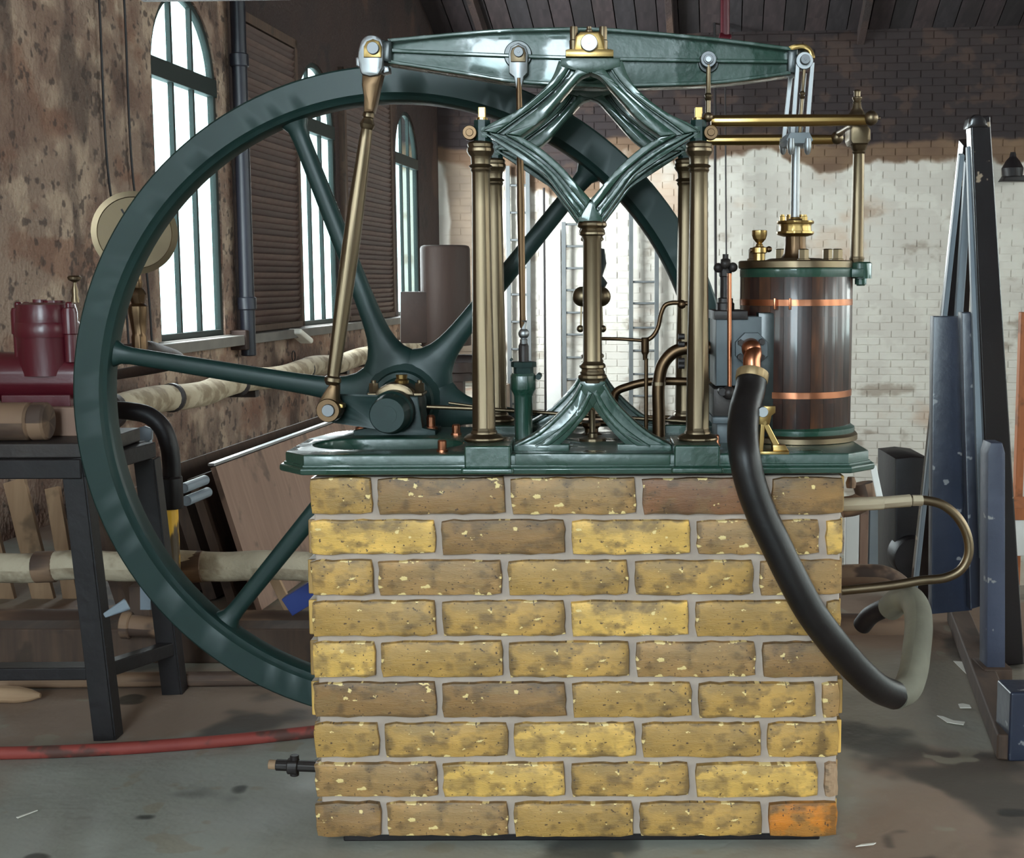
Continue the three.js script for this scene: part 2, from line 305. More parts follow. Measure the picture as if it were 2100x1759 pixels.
{
  const uvOf = (g) => { const p = g.attributes.position, uv = g.attributes.uv; for (let i = 0; i < p.count; i++) uv.setXY(i, p.getX(i) / 8, (p.getY(i) + 1.4) / 5.4); return g; };
  const p = wallB.geometry, inv = V(0, 0, 0);
  for (let i = 0; i < p.attributes.position.count; i++) { inv.fromBufferAttribute(p.attributes.position, i).sub(CORNER).applyAxisAngle(V(0, 1, 0), PHI); p.attributes.uv.setXY(i, inv.x / 8, (inv.y + 1.4) / 5.4); }
  const rest = []; let single = 0;
  for (let r = -17; r < 47; r++) for (let k = 0; k < 34; k++) {
    const a = k * 0.235 + (r & 1 ? 0.1175 : 0), y = 0.02 + r * 0.0765;
    const g = uvOf(clean(bx(a + 0.006, a + 0.229, y + 0.006, y + 0.0705, -0.03, rr(-0.0025, 0.0015), 0)));
    const q = room(a + 0.1, y, 0).project(camera), sx = (q.x + 1) * 1050, sy = (1 - q.y) * 879.5;
    inRoom(g);
    if (single < 300 && sy > 340 && sy < 900 && ((sx > 1240 && sx < 1405) || (sx > 1760 && sx < 1890) || sx > 2050 && sx < 2110)) { single++; const m = part(wallB, 'brick', g, M.backBrick, null, true); }
    else rest.push(g);
  }
  const m = part(wallB, 'brickwork', rest, M.backBrick, null, true); m.userData.kind = 'stuff';
}
structure('wall_right', inRoom(plate([[-0.4, LOW - 0.3], [20.4, LOW - 0.3], [20.4, 6.4], [-0.4, 6.4]], 0, 0.4, 0, SIDE.map((b) => [[b - SIDEW / 2, SIDEY[0]], [b + SIDEW / 2, SIDEY[0]], [b + SIDEW / 2, SIDEY[1]], [b - SIDEW / 2, SIDEY[1]]])).rotateY(-Math.PI / 2).translate(12.4, 0, 0)), M.soot);
SIDE.forEach((b, i) => {  // glazing of the unseen bays added for fill light
  const w = structure('window_' + (6 + i), inRoom(bx(12.1, 12.106, SIDEY[0], SIDEY[1], b - SIDEW / 2, b + SIDEW / 2, 0)), M.glassPane), bars = [];
  for (let k = 0; k <= 4; k++) bars.push(bx(12.07, 12.13, SIDEY[0], SIDEY[1], b - SIDEW / 2 + (SIDEW * k) / 4 - 0.025, b - SIDEW / 2 + (SIDEW * k) / 4 + 0.025, 0));
  for (let k = 0; k <= 4; k++) { const y = SIDEY[0] + ((SIDEY[1] - SIDEY[0]) * k) / 4; bars.push(bx(12.07, 12.13, y - 0.025, y + 0.025, b - SIDEW / 2, b + SIDEW / 2, 0)); }
  part(w, 'glazing_bars', bars.map(inRoom), M.glazing);
});
{
  const d = DOORWAY, pts = [[-0.4, -0.3], [12.4, -0.3], [12.4, 6.4], [-0.4, 6.4]];
  structure('wall_rear', inRoom(plate(pts, d.b, d.b + 0.34, 0, [[[d.a0, d.y0], [d.a1, d.y0], [d.a1, d.y1], [d.a0, d.y1]]])), M.soot);
  const w = structure('window_5', inRoom(bx(d.a0, d.a1, d.y0, d.y1, d.b + 0.2, d.b + 0.206, 0)), M.glassPane);
  const bars = [];
  for (let i = 0; i <= 4; i++) { const a = d.a0 + ((d.a1 - d.a0) * i) / 4; bars.push(bx(a - 0.03, a + 0.03, d.y0, d.y1, d.b + 0.17, d.b + 0.23, 0.004)); }
  for (let i = 0; i <= 3; i++) { const y = d.y0 + ((d.y1 - d.y0) * i) / 3; bars.push(bx(d.a0, d.a1, y - 0.03, y + 0.03, d.b + 0.17, d.b + 0.23, 0.004)); }
  part(w, 'glazing_bars', bars.map(inRoom), M.glazing);
}
// roof: boards on a slope that climbs from the back wall, then runs level to the rear wall
const RISE = 0.36, EAVE = 3.5;
const roof = structure('ceiling', [inRoom(plate([[-0.6, EAVE + 0.1], [-0.6, EAVE + 0.4], [7.6, EAVE + 0.4 + 8.2 * RISE], [20.6, EAVE + 0.4 + 8.2 * RISE], [20.6, EAVE + 0.1 + 8.2 * RISE], [7.6, EAVE + 0.1 + 8.2 * RISE]], 0, 13, 0).rotateY(-Math.PI / 2).translate(12.5, 0, 0))], M.soot);
{
  const tones = [0x221a1c, 0x281e20, 0x1d1719, 0x2c2122, 0x211c1f].map((c, i) => std({ map: texture(128, 128, (u, v) => { const k = new THREE.Color(c), g = 0.7 + 0.7 * fbm(u * 1, v * 0.2, 16, 4, 141 + i); return [k.r ** 0.4545 * 255 * g, k.g ** 0.4545 * 255 * g, k.b ** 0.4545 * 255 * g]; }, true, 2), roughness: 0.75 }));
  for (let i = 0; i < 44; i++) {
    const a = i * 0.21, b1 = 4.2, g = bx(a, a + 0.2, 0, 0.025, -0.1, b1 + 0.1, 0.003).rotateX(-Math.atan(RISE)).translate(0, EAVE + 0.07 - rr(0, 0.008), 0);
    part(roof, 'board', inRoom(g), tones[i % 5]);
  }
  for (let i = 0; i < 5; i++) { const a = 0.5 + i * 1.9; part(roof, 'rafter', inRoom(bx(a, a + 0.07, -0.15, 0, -0.05, 8, 0.005).rotateX(-Math.atan(RISE)).translate(0, EAVE + 0.07, 0)), M.soot); }
}
// windows: pane, glazing bars, transom, sill
WINDOWS.forEach((b, i) => {
  const b0 = b - WIN.w / 2, b1 = b + WIN.w / 2, top = WIN.spring;
  const fr = archPath(b0, b1, WIN.sill, WIN.spring), inner = archPath(b0 + 0.035, b1 - 0.035, WIN.sill + 0.035, WIN.spring);
  const w = structure('window_' + (i + 1), alongWall(plate(fr, 0.012, 0.05, 0.002, [inner])), M.glazing);
  const cuts = [b0 + 0.03, b0 + WIN.w * 0.345, b0 + WIN.w * 0.655, b1 - 0.03];
  for (let k = 0; k < 3; k++) {
    part(w, 'pane', alongWall(plate([[cuts[k], WIN.sill + 0.03], [cuts[k + 1], WIN.sill + 0.03], [cuts[k + 1], WIN.spring], [cuts[k], WIN.spring]], 0.03, 0.034, 0)), M.glassPane);
    const n = 10, r = WIN.w / 2 - 0.02, arc = [[cuts[k + 1], WIN.spring], ];
    const pts = [[cuts[k], WIN.spring], [cuts[k + 1], WIN.spring]];
    for (let j = n; j >= 0; j--) { const x = cuts[k] + ((cuts[k + 1] - cuts[k]) * j) / n; pts.push([x, WIN.spring + Math.sqrt(Math.max(1e-6, r * r - (x - b) ** 2))]); }
    part(w, 'pane', alongWall(plate(pts, 0.03, 0.034, 0)), M.glassPane);
  }
  for (const c of [cuts[1], cuts[2]]) part(w, 'glazing_bar', alongWall(bx(c - 0.012, c + 0.012, WIN.sill, WIN.spring + Math.sqrt((WIN.w / 2) ** 2 - (c - b) ** 2), 0.016, 0.044, 0.002)), M.glazing);
  part(w, 'transom', alongWall(bx(b0, b1, top - 0.05, top + 0.05, 0.0, 0.06, 0.004)), M.glazing);
  part(w, 'sill', alongWall(bx(b0 - 0.04, b1 + 0.04, WIN.sill - 0.05, WIN.sill, -0.03, 0.07, 0.006)), M.trim);
});
// louvred shutters between the windows
const slatTones = [[84, 60, 54], [94, 68, 60], [74, 52, 48]].map((c, i) => std({ map: mottled(128, c, c.map((x) => x * 0.72), 8, 151 + i, 3), roughness: 0.6 }));
[[5.8, 4.72, 'wide brown louvred shutter between the first and second bright arched windows'], [3.6, 2.1, 'wide brown louvred shutter between the second and third arched windows']].forEach(([b1, b0, label]) => {
  const s = thing('louvred_shutter', label, 'shutter', room(0.03, 0.76, (b0 + b1) / 2), 'louvred shutters on the window wall');
  part(s, 'frame', [bx(0, 0.05, 0.76, 2.72, b0, b0 + 0.05), bx(0, 0.05, 0.76, 2.72, b1 - 0.05, b1), bx(0, 0.05, 0.76, 0.8, b0, b1), bx(0, 0.05, 2.66, 2.72, b0, b1), bx(0, 0.004, 0.76, 2.72, b0, b1, 0)].map(inRoom), M.woodDark);
  for (let k = 0; k < 46; k++) part(s, 'slat', inRoom(bx(-0.003, 0.003, -0.024, 0.024, b0 + 0.045, b1 - 0.045, 0).rotateZ(-0.5).translate(0.03, 0.83 + k * 0.04, 0)), slatTones[(k * 7) % 3]);
});
// rain pipe on the wall
{
  const t = thing('drain_pipe', 'tall dark blue iron pipe standing on the wall right of the first arched window', 'pipe', room(0.08, 0, 5.93));
  part(t, 'pipe', rod(room(0.08, 0.62, 5.93), room(0.08, 4.6, 5.93), 0.045), M.ironPipe);
  for (const y of [0.9, 2.35]) part(t, 'collar', rod(room(0.08, y, 5.93), room(0.08, y + 0.08, 5.93), 0.056), M.ironPipe);
  part(t, 'bracket', inRoom(bx(0, 0.1, 0.66, 0.78, 5.85, 6.02, 0.008)), M.rust);
}
[[7.62, 7.5, 'left'], [7.35, 7.2, 'right']].forEach(([b, b2], i) => solo('cable', ['thin dark cable hanging down the bare wall, the farther left of two', 'thin dark cable hanging down the bare wall, the nearer to the arched window of two'][i], 'cable',
  tube([room(0.02, 3.2, b), room(0.025, 2.4, b - 0.01), room(0.022, 1.6, b - 0.03), room(0.03, 1.1, b - 0.13), room(0.03, 0.7, b - 0.16)], 0.006, 60, 8), M.black, 'cables on the bare wall'));
// pipes along the left wall
{
  const t = thing('lagged_pipe', 'pale lagged pipe running along the wall under the arched windows', 'pipe', room(0.2, 0.4, 5));
  const q = []; for (let i = 0; i <= 26; i++) q.push(room(0.25 + 0.01 * Math.sin(i * 2.1), 0.5 + 0.012 * Math.sin(i * 1.3), 8.15 - i * 0.27));
  part(t, 'lagging', tube(q, 0.066, 160, 16), M.pipeLag);
  for (const b of [7.5, 6.6, 5.4, 4.0]) part(t, 'band', rod(room(0.25, 0.5, b), room(0.25, 0.5, b - 0.03), 0.073), M.darkIron);
  part(t, 'flange', rod(room(0.25, 0.5, 8.2), room(0.25, 0.5, 8.14), 0.085), M.rust);
  for (const b of [6.3, 4.4, 2.4]) part(t, 'bracket', inRoom(bx(0, 0.26, 0.4, 0.44, b - 0.03, b + 0.03)), M.darkIron);
}
solo('cloth_scrap', 'crumpled white sheet lying on the sill below the second window', 'cloth', alongWall(bx(-0.14, 0.14, -0.02, 0.02, -0.08, 0.02, 0.018).rotateZ(0.3).translate(4.95, 0.7, -0.06)), M.paper);
solo('iron_ring', 'small iron ring hanging on the wall below the brown shutter', 'ring', alongWall(new THREE.TorusGeometry(0.035, 0.004, 8, 28).translate(4.9, 0.56, -0.02)), M.black);

// ---------------------------------------------------------------- brick plinth
const ZC = -0.06, ZM = -0.225, ZB = -0.395, ZW = -0.5;        // front frame, beam, back frame, flywheel face
const BASE_TOP = at(1200, 976, 0).y, BASE_BOT = at(1200, 1719, 0).y, BL = at(634, 978, 0).x, BR = at(1733, 978, 0).x, BACK = -0.43;
const plinth = thing('brick_plinth', 'low rectangular plinth faced with yellow and brown bricks under the green engine', 'plinth', V((BL + BR) / 2, 0, -0.2));
{
  const tones = [[142, 106, 62], [186, 144, 74], [222, 176, 90], [200, 120, 32], [128, 86, 54], [170, 130, 78]];
  const brickTex = (k, s) => texture(384, 144, (u, v) => {
    const base = tones[k], n = fbm(u, v * 0.5, 4, 6, s), e = Math.min(u * 2.7, (1 - u) * 2.7, v, 1 - v);
    let c = mix(base.map((x) => x * 0.8), base.map((x) => x * 1.16), n);
    c = mix(c, mix(base, [132, 106, 66], 0.7), step(0.48, 0.66, fbm(u, v * 0.4, 6, 5, s + 1)) * 0.6);
    c = mix(c, [84, 64, 40], step(0.48, 0.82, fbm(u, v * 0.4, 9, 6, s + 2) + 0.2 * step(0.12, 0.02, e)) * 0.55);    // grime caught along the worn arrises
    if (k !== 3) c = mix(c, [232, 204, 138], step(0.77, 0.785, fbm(u, v * 0.4, 10, 5, s + 3) + 0.09 * step(0.12, 0.02, e)));        // chips through the paint
    return mix(c, [60, 42, 28], step(0.77, 0.8, fbm(u, v * 0.4, 40, 3, s + 4)) * 0.8);
  }, true, 1);
  const mats = [[0, 201], [0, 211], [1, 221], [1, 231], [5, 241], [2, 251], [2, 261], [3, 271], [4, 281]].map(([k, s]) => std({ map: brickTex(k, s), roughness: 0.55, clearcoat: 0.15, clearcoatRoughness: 0.4, bumpMap: bumpRough, bumpScale: 0.0012 }));
  const D = [0, 1], N = [2, 3, 4], B = [5, 6], pick = (l, i) => mats[l[i % l.length]];
  part(plinth, 'core', bx(BL + 0.004, BR - 0.004, BASE_BOT + 0.002, BASE_TOP - 0.002, BACK, -0.013, 0.004), M.mortar);
  const py = [979, 1061, 1143.5, 1227, 1311, 1395, 1478, 1560, 1641, 1722];
  const joints = [[768, 1042, 1311, 1577], [898, 1165, 1423, 1688], [770, 1035, 1295, 1552], [900, 1165, 1420, 1688], [775, 1037, 1298, 1557], [900, 1167, 1425, 1680], [782, 1047, 1310, 1568], [902, 1165, 1420, 1684], [787, 1048, 1305, 1570]];
  const kinds = ['NDNED', 'BDBNB', 'NNNNN', 'NNBNN', 'BNNND', 'DDNNN', 'NNBNN', 'NBNBW', 'DNNNO'];
  const edgeL = (y) => 634 + ((y - 978) / 744) * 14, edgeR = (y) => 1733 - ((y - 978) / 744) * 15;
  for (let r = 0; r < 9; r++) {
    const ys = [py[r] + (r ? 6 : 1), py[r + 1] - 6], ym = (ys[0] + ys[1]) / 2, cuts = [edgeL(ym) - 6, ...joints[r], edgeR(ym) + 6];
    for (let k = 0; k < 5; k++) {
      const p0 = at(cuts[k] + 7, ys[1], 0), p1 = at(cuts[k + 1] - 7, ys[0], 0), w = p1.x - p0.x, h = p1.y - p0.y, kind = kinds[r][k];
      const pts = [], n = Math.max(3, Math.round(w / 0.02)), j = () => rr(-0.0016, 0.0016);
      for (let i = 0; i < n; i++) pts.push([0.003 + ((w - 0.006) * i) / n, j()]);
      for (let i = 0; i < 4; i++) pts.push([w + j(), 0.003 + ((h - 0.006) * i) / 4]);
      for (let i = 0; i < n; i++) pts.push([w - 0.003 - ((w - 0.006) * i) / n, h + j()]);
      for (let i = 0; i < 4; i++) pts.push([j(), h - 0.003 - ((h - 0.006) * i) / 4]);
      const g = plate(pts, -0.03, rr(-0.0025, 0.0015), 0.003, [], 2), pos = g.attributes.position, uv = g.attributes.uv;
      const full = Math.max(w, 0.2), du = w < 0.15 ? rr(0, 0.5) : 0;
      for (let i = 0; i < pos.count; i++) uv.setXY(i, du + pos.getX(i) / full, pos.getY(i) / h);
      g.translate(p0.x, p0.y, 0);
      const i = r * 5 + k, m = kind === 'W' ? M.woodPale : kind === 'D' ? pick(D, i) : kind === 'N' ? pick(N, i) : kind === 'B' ? pick(B, i) : kind === 'O' ? mats[7] : mats[8];
      part(plinth, 'brick', g, m, kind === 'O' ? 'bright orange brick' : kind === 'W' ? 'pale wooden filler piece' : undefined, true);
    }
    for (const s of [-1, 1]) for (let k = 0; k < 2; k++) {      // the ends, their bricks a little proud of the front
      const X = s < 0 ? at(edgeL(ym), ym, 0).x : at(edgeR(ym), ym, 0).x, out = (s < 0 ? [0.001, 0.008, 0.01, 0.01, 0.009, 0.008, 0.002, 0.001, 0.001] : [0.003, 0.001, 0.002, 0.001, 0.001, 0.008, 0.007, 0.001, 0.001])[r], z1 = -0.02 - k * 0.21, p0 = at(1200, ys[1], 0).y, p1 = at(1200, ys[0], 0).y;
      part(plinth, 'brick', s < 0 ? bx(X - out, X + 0.02, p0, p1, z1 - 0.198, z1, 0.003) : bx(X - 0.02, X + out, p0, p1, z1 - 0.198, z1, 0.003), pick([...N, ...B], r * 3 + k + s), undefined);
    }
  }
  part(plinth, 'skid', [bx(BL + 0.04, BR - 0.03, 0, BASE_BOT + 0.004, -0.12, -0.03), bx(BL + 0.04, BR - 0.03, 0, BASE_BOT + 0.004, BACK + 0.02, BACK + 0.1)], M.black);
}

// ---------------------------------------------------------------- the beam engine
const EB = at(1200, 971, 0.01).y, ET = at(650, 933, 0.012).y;  // under and upper side of the bedplate
const engine = thing('beam_engine', 'green and brass model beam engine with a large spoked flywheel standing on the brick plinth', 'engine', V(-0.03, EB, -0.2));
const E = (name, geo, mat, label, keep) => part(engine, name, geo, mat, label, keep);
{ // bedplate
  const XL = at(600, 930, -0.1).x, XR = at(1766, 930, -0.1).x, ZF = 0.012, c = 0.046, zb = -0.45;
  const oct = (o) => [[XL - o, ZF - c + o * 0.4 - 0.01], [XL + c - o * 0.4, ZF + o], [XR - c + o * 0.4, ZF + o], [XR + o, ZF - c + o * 0.4], [XR + o, zb + c - o * 0.4], [XR - c + o * 0.4, zb - o], [XL + 0.1 - o * 0.4, zb - o], [XL + 0.03 - o, zb + 0.09], [XL - o, zb + 0.2]];
  const s0 = at(645, 925, -0.16).x, s1 = at(950, 925, -0.16).x, slot = [];
  for (let i = 0; i < 24; i++) { const t = (i / 24) * Math.PI * 2, r = 0.088; slot.push([(Math.cos(t) < 0 ? s0 + r : s1 - r) + r * Math.cos(t), -0.155 + r * Math.sin(t)]); }
  const bed = E('bedplate', slab(oct(0), EB + 0.008, ET, 0.003, [slot.reverse()]), M.green, 'green octagonal bedplate with a crank slot');
  part(bed, 'moulding', [slab(oct(0.011), EB, EB + 0.014, 0.005, [oct(-0.06).reverse()], 4), slab(oct(0.004), EB + 0.013, EB + 0.018, 0.002, [oct(-0.06).reverse()])], M.green);
  part(bed, 'tray', bx(XL + 0.06, XR - 0.06, EB - 0.003, EB + 0.003, BACK, -0.02, 0), M.greenBlack);
  const Y0 = at(1000, 962, 0.022).y, Y1 = at(1000, 914.5, 0.022).y;
  for (const [x0, x1] of [[952, 1047], [1383, 1477]]) for (const z of [0.022, ZB + 0.075]) {
    const a = at(x0, 940, 0.022).x, b = at(x1, 940, 0.022).x;
    part(bed, 'pedestal', [bx(a, b, EB + 0.012, Y1, z - 0.15, z, 0.004), bx(a - 0.006, b + 0.006, EB + 0.001, EB + 0.014, z - 0.15, z + 0.008, 0.005)], M.green);
  }
  part(bed, 'side_panel', pplate([[1056, 930], [1375, 930], [1375, 956], [1056, 956]], 0.016, 0.0, 0.017, 0.004), M.green);
  for (const [px, py, z, r] of [[907, 929, -0.03, 9], [936, 902, -0.3, 8.5], [1466, 905, -0.1, 9], [1482, 882, -0.3, 8]]) {
    const p = at(px, py, z), q = r * mpp(py, z); p.y = ET;
    part(bed, 'bolt', [turned(p, p.clone().add(V(0, 0.022, 0)), [[q * 1.3, 0], [q * 1.3, 0.18], [q, 0.2], [q, 0.9], [q * 0.8, 1]], 16)], M.copper);
  }
}
// flywheel: turned rim, hub, six tapering arms that flare into both
const WC = V(-0.4205, EYE - 0.2645, ZW), WR = 0.728;
{
  const fw = E('flywheel', (() => {
    const prof = [[WR, -0.004], [WR - 0.004, 0], [WR - 0.058, 0], [WR - 0.064, -0.006], [WR - 0.072, -0.01], [WR - 0.076, -0.018], [WR - 0.076, -0.062], [WR - 0.07, -0.07], [WR - 0.004, -0.08], [WR, -0.076], [WR, -0.004]];
    return crease(new THREE.LatheGeometry(prof.map(([r, z]) => new THREE.Vector2(r, z)), 160), 0.5).rotateX(Math.PI / 2).translate(WC.x, WC.y, WC.z);
  })(), M.greenDark, 'large dark green cast iron flywheel');
  const hub = part(fw, 'hub', turned(V(WC.x, WC.y, ZW - 0.11), V(WC.x, WC.y, ZW + 0.03), [[0.07, 0], [0.078, 0.1], [0.085, 0.3], [0.085, 0.7], [0.07, 0.75], [0.066, 0.86], [0.056, 0.88], [0.052, 0.97], [0.048, 1]], 48), M.greenDark);
  for (let k = 0; k < 6; k++) {
    const a = ((50.5 + k * 60) * Math.PI) / 180, rows = [], N = 28, R1 = WR - 0.07;
    const pos = [], idx = [];
    for (let i = 0; i <= N; i++) {
      const t = i / N, r = 0.05 + (R1 - 0.05) * t, f = Math.exp(-Math.max(0, r - 0.085) / 0.032), g = Math.exp(-(R1 - r) / 0.012);
      const w = 0.0235 - 0.005 * t + 0.055 * f + 0.016 * g, d = 0.019 - 0.004 * t + 0.012 * f + 0.006 * g;
      for (let j = 0; j < 24; j++) { const q = (j / 24) * Math.PI * 2, c = Math.cos(q), s = Math.sin(q); pos.push(r, w * Math.sign(c) * Math.abs(c) ** 0.8, d * Math.sign(s) * Math.abs(s) ** 0.8); }
    }
    for (let i = 0; i < N; i++) for (let j = 0; j < 24; j++) { const p = i * 24 + j, q = i * 24 + ((j + 1) % 24); idx.push(p, p + 24, q, q, p + 24, q + 24); }
    const g = new THREE.BufferGeometry(); g.setAttribute('position', new THREE.Float32BufferAttribute(pos, 3)); g.setIndex(idx); g.computeVertexNormals();
    part(fw, 'spoke', g.rotateZ(a).translate(WC.x, WC.y, ZW - 0.04), M.greenDark);
  }
}
// crank, crank pin, shaft and pillow block
const PIN = at(672, 842, -0.2);
{
  const c = V(WC.x + 0.012, WC.y, 0);
  E('crankshaft', rod(V(c.x, c.y, -0.62), V(c.x, c.y, -0.24), 0.026), M.steel);
  const cr = E('crank', (() => {
    const b = [c.x, c.y], p = [PIN.x, PIN.y], pts = [], R0 = 0.03, R1 = 0.024, ang = Math.atan2(p[1] - b[1], p[0] - b[0]);
    for (let i = 0; i <= 20; i++) { const t = ang + Math.PI / 2 + (Math.PI * i) / 20; pts.push([p[0] + R1 * Math.cos(t), p[1] + R1 * Math.sin(t)]); }
    for (let i = 0; i <= 20; i++) { const t = ang - Math.PI / 2 + (Math.PI * i) / 20; pts.push([b[0] + R0 * Math.cos(t), b[1] + R0 * Math.sin(t)]); }
    return [plate(pts, -0.275, -0.235, 0.004), turned(V(c.x, c.y, -0.3), V(c.x, c.y, -0.205), [[0.044, 0], [0.044, 0.4], [0.04, 0.45], [0.037, 0.9], [0.034, 0.985], [0.019, 0.985], [0.019, 1], [0.01, 1.0]], 40)];
  })(), M.greenDark, 'green crank');
  part(cr, 'crank_pin', disc(672, 842, 13, -0.25, -0.168), M.pin);
  const y0 = at(800, 903, -0.3).y;
  const pb = E('pillow_block', [plate([[c.x - 0.085, y0], [c.x + 0.085, y0], [c.x + 0.085, y0 + 0.02], [c.x + 0.058, y0 + 0.026], [c.x + 0.05, c.y + 0.03], [c.x - 0.05, c.y + 0.03], [c.x - 0.058, y0 + 0.026], [c.x - 0.085, y0 + 0.02]], -0.4, -0.3, 0.004)], M.greenDark);
  part(pb, 'bed_block', bx(c.x - 0.1, c.x + 0.12, ET - 0.004, y0 + 0.002, -0.415, -0.28, 0.004), M.greenBlack);
  const cap = []; for (let i = 0; i <= 16; i++) { const t = (Math.PI * i) / 16; cap.push([c.x + 0.04 * Math.cos(t), c.y + 0.03 + 0.026 * Math.sin(t)]); }
  part(pb, 'bearing_cap', [plate(cap, -0.39, -0.31, 0.004), bx(c.x - 0.058, c.x + 0.058, c.y + 0.028, c.y + 0.036, -0.385, -0.315)], M.bronze);
  for (const s of [-1, 1]) part(pb, 'nut', [hexa(V(c.x + s * 0.048, c.y + 0.036, -0.345), 0.011, 0.018), rod(V(c.x + s * 0.048, c.y + 0.05, -0.345), V(c.x + s * 0.048, c.y + 0.06, -0.345), 0.005)], M.bronze);
  part(pb, 'oil_cup', upright(824, [[14, 786], [15, 780], [11, 776], [12, 768], [8, 768]], -0.345, 20), M.brass);
  for (const s of [-1, 1]) part(pb, 'foot_bolt', turned(V(c.x + s * 0.072, y0 + 0.018, -0.33), V(c.x + s * 0.072, y0 + 0.05, -0.33), [[0.014, 0], [0.014, 0.2], [0.009, 0.24], [0.009, 0.85], [0.006, 1]], 18), M.copper);
}
// columns: four of polished bronze
{
  const prof = [[15, 289], [24, 292], [27, 296], [25.5, 302], [27.5, 305], [28, 311], [25, 317], [21, 322], [20, 326], [19.5, 337], [25, 341], [20, 345], [21.5, 349], [18.5, 355], [18.7, 420], [20.5, 600], [22.8, 760], [23.6, 876], [24.5, 878], [24, 881], [27, 885], [27.5, 888], [35, 891], [41, 896], [42, 899], [40, 903], [36, 905]];
  for (const px of [989, 1432]) for (const back of [0, 1]) {
    const g = upright(px, prof, ZC, 48, 600), c = E('column', back ? g.translate(0, 0, ZB - ZC) : g, M.bronze, back ? 'back bronze column' : 'front bronze column');
    const X = at(px, 270, ZC).x, z = back ? ZB : ZC, yb = at(px, 292, ZC).y, yt = at(px, 247, ZC).y;
    const oc = crease(new THREE.CylinderGeometry(0.0155, 0.0165, yt - yb, 8).rotateY(0.39).translate(X, (yt + yb) / 2, z), 0.3);
    part(c, 'cap_block', oc, M.greenDark);
    part(c, 'brass_nut', [rod(V(X, yt, z), V(X, yt + 0.005, z), 0.0105), bx(X - 0.0068, X + 0.0068, yt + 0.004, yt + 0.024, z - 0.0068, z + 0.0068, 0.0015)], M.brass);
    const s = px < 1200 ? -1 : 1, dx = X + s * 0.0215, dy = at(px, 274, ZC).y;
    part(c, 'end_boss', [turned(V(dx, dy, z - 0.012), V(dx, dy, z + 0.024), [[0.008, 0], [0.0105, 0.2], [0.0135, 0.5], [0.0135, 0.85], [0.012, 0.93], [0.007, 0.93], [0.006, 1]], 28), rod(V(dx, dy, z), V(X, dy, z), 0.008)], M.bronzeDark);
  }
  const cprof = [[27, 454], [30, 458], [30.5, 463], [27, 467], [22, 469], [24, 473], [27, 477], [27, 481], [22, 484], [20, 490], [18.8, 494], [19.6, 740], [22, 744], [27, 748], [27, 753], [23, 756], [24, 759], [26, 762], [25, 766], [29, 769], [30, 774], [26, 779], [25, 784]];
  for (const back of [0, 1]) { const g = upright(1214.5, cprof, ZC, 48, 600); E('centre_column', back ? g.translate(0, 0, ZB - ZC) : g, M.bronze, back ? 'back centre column' : 'front centre column'); }
}
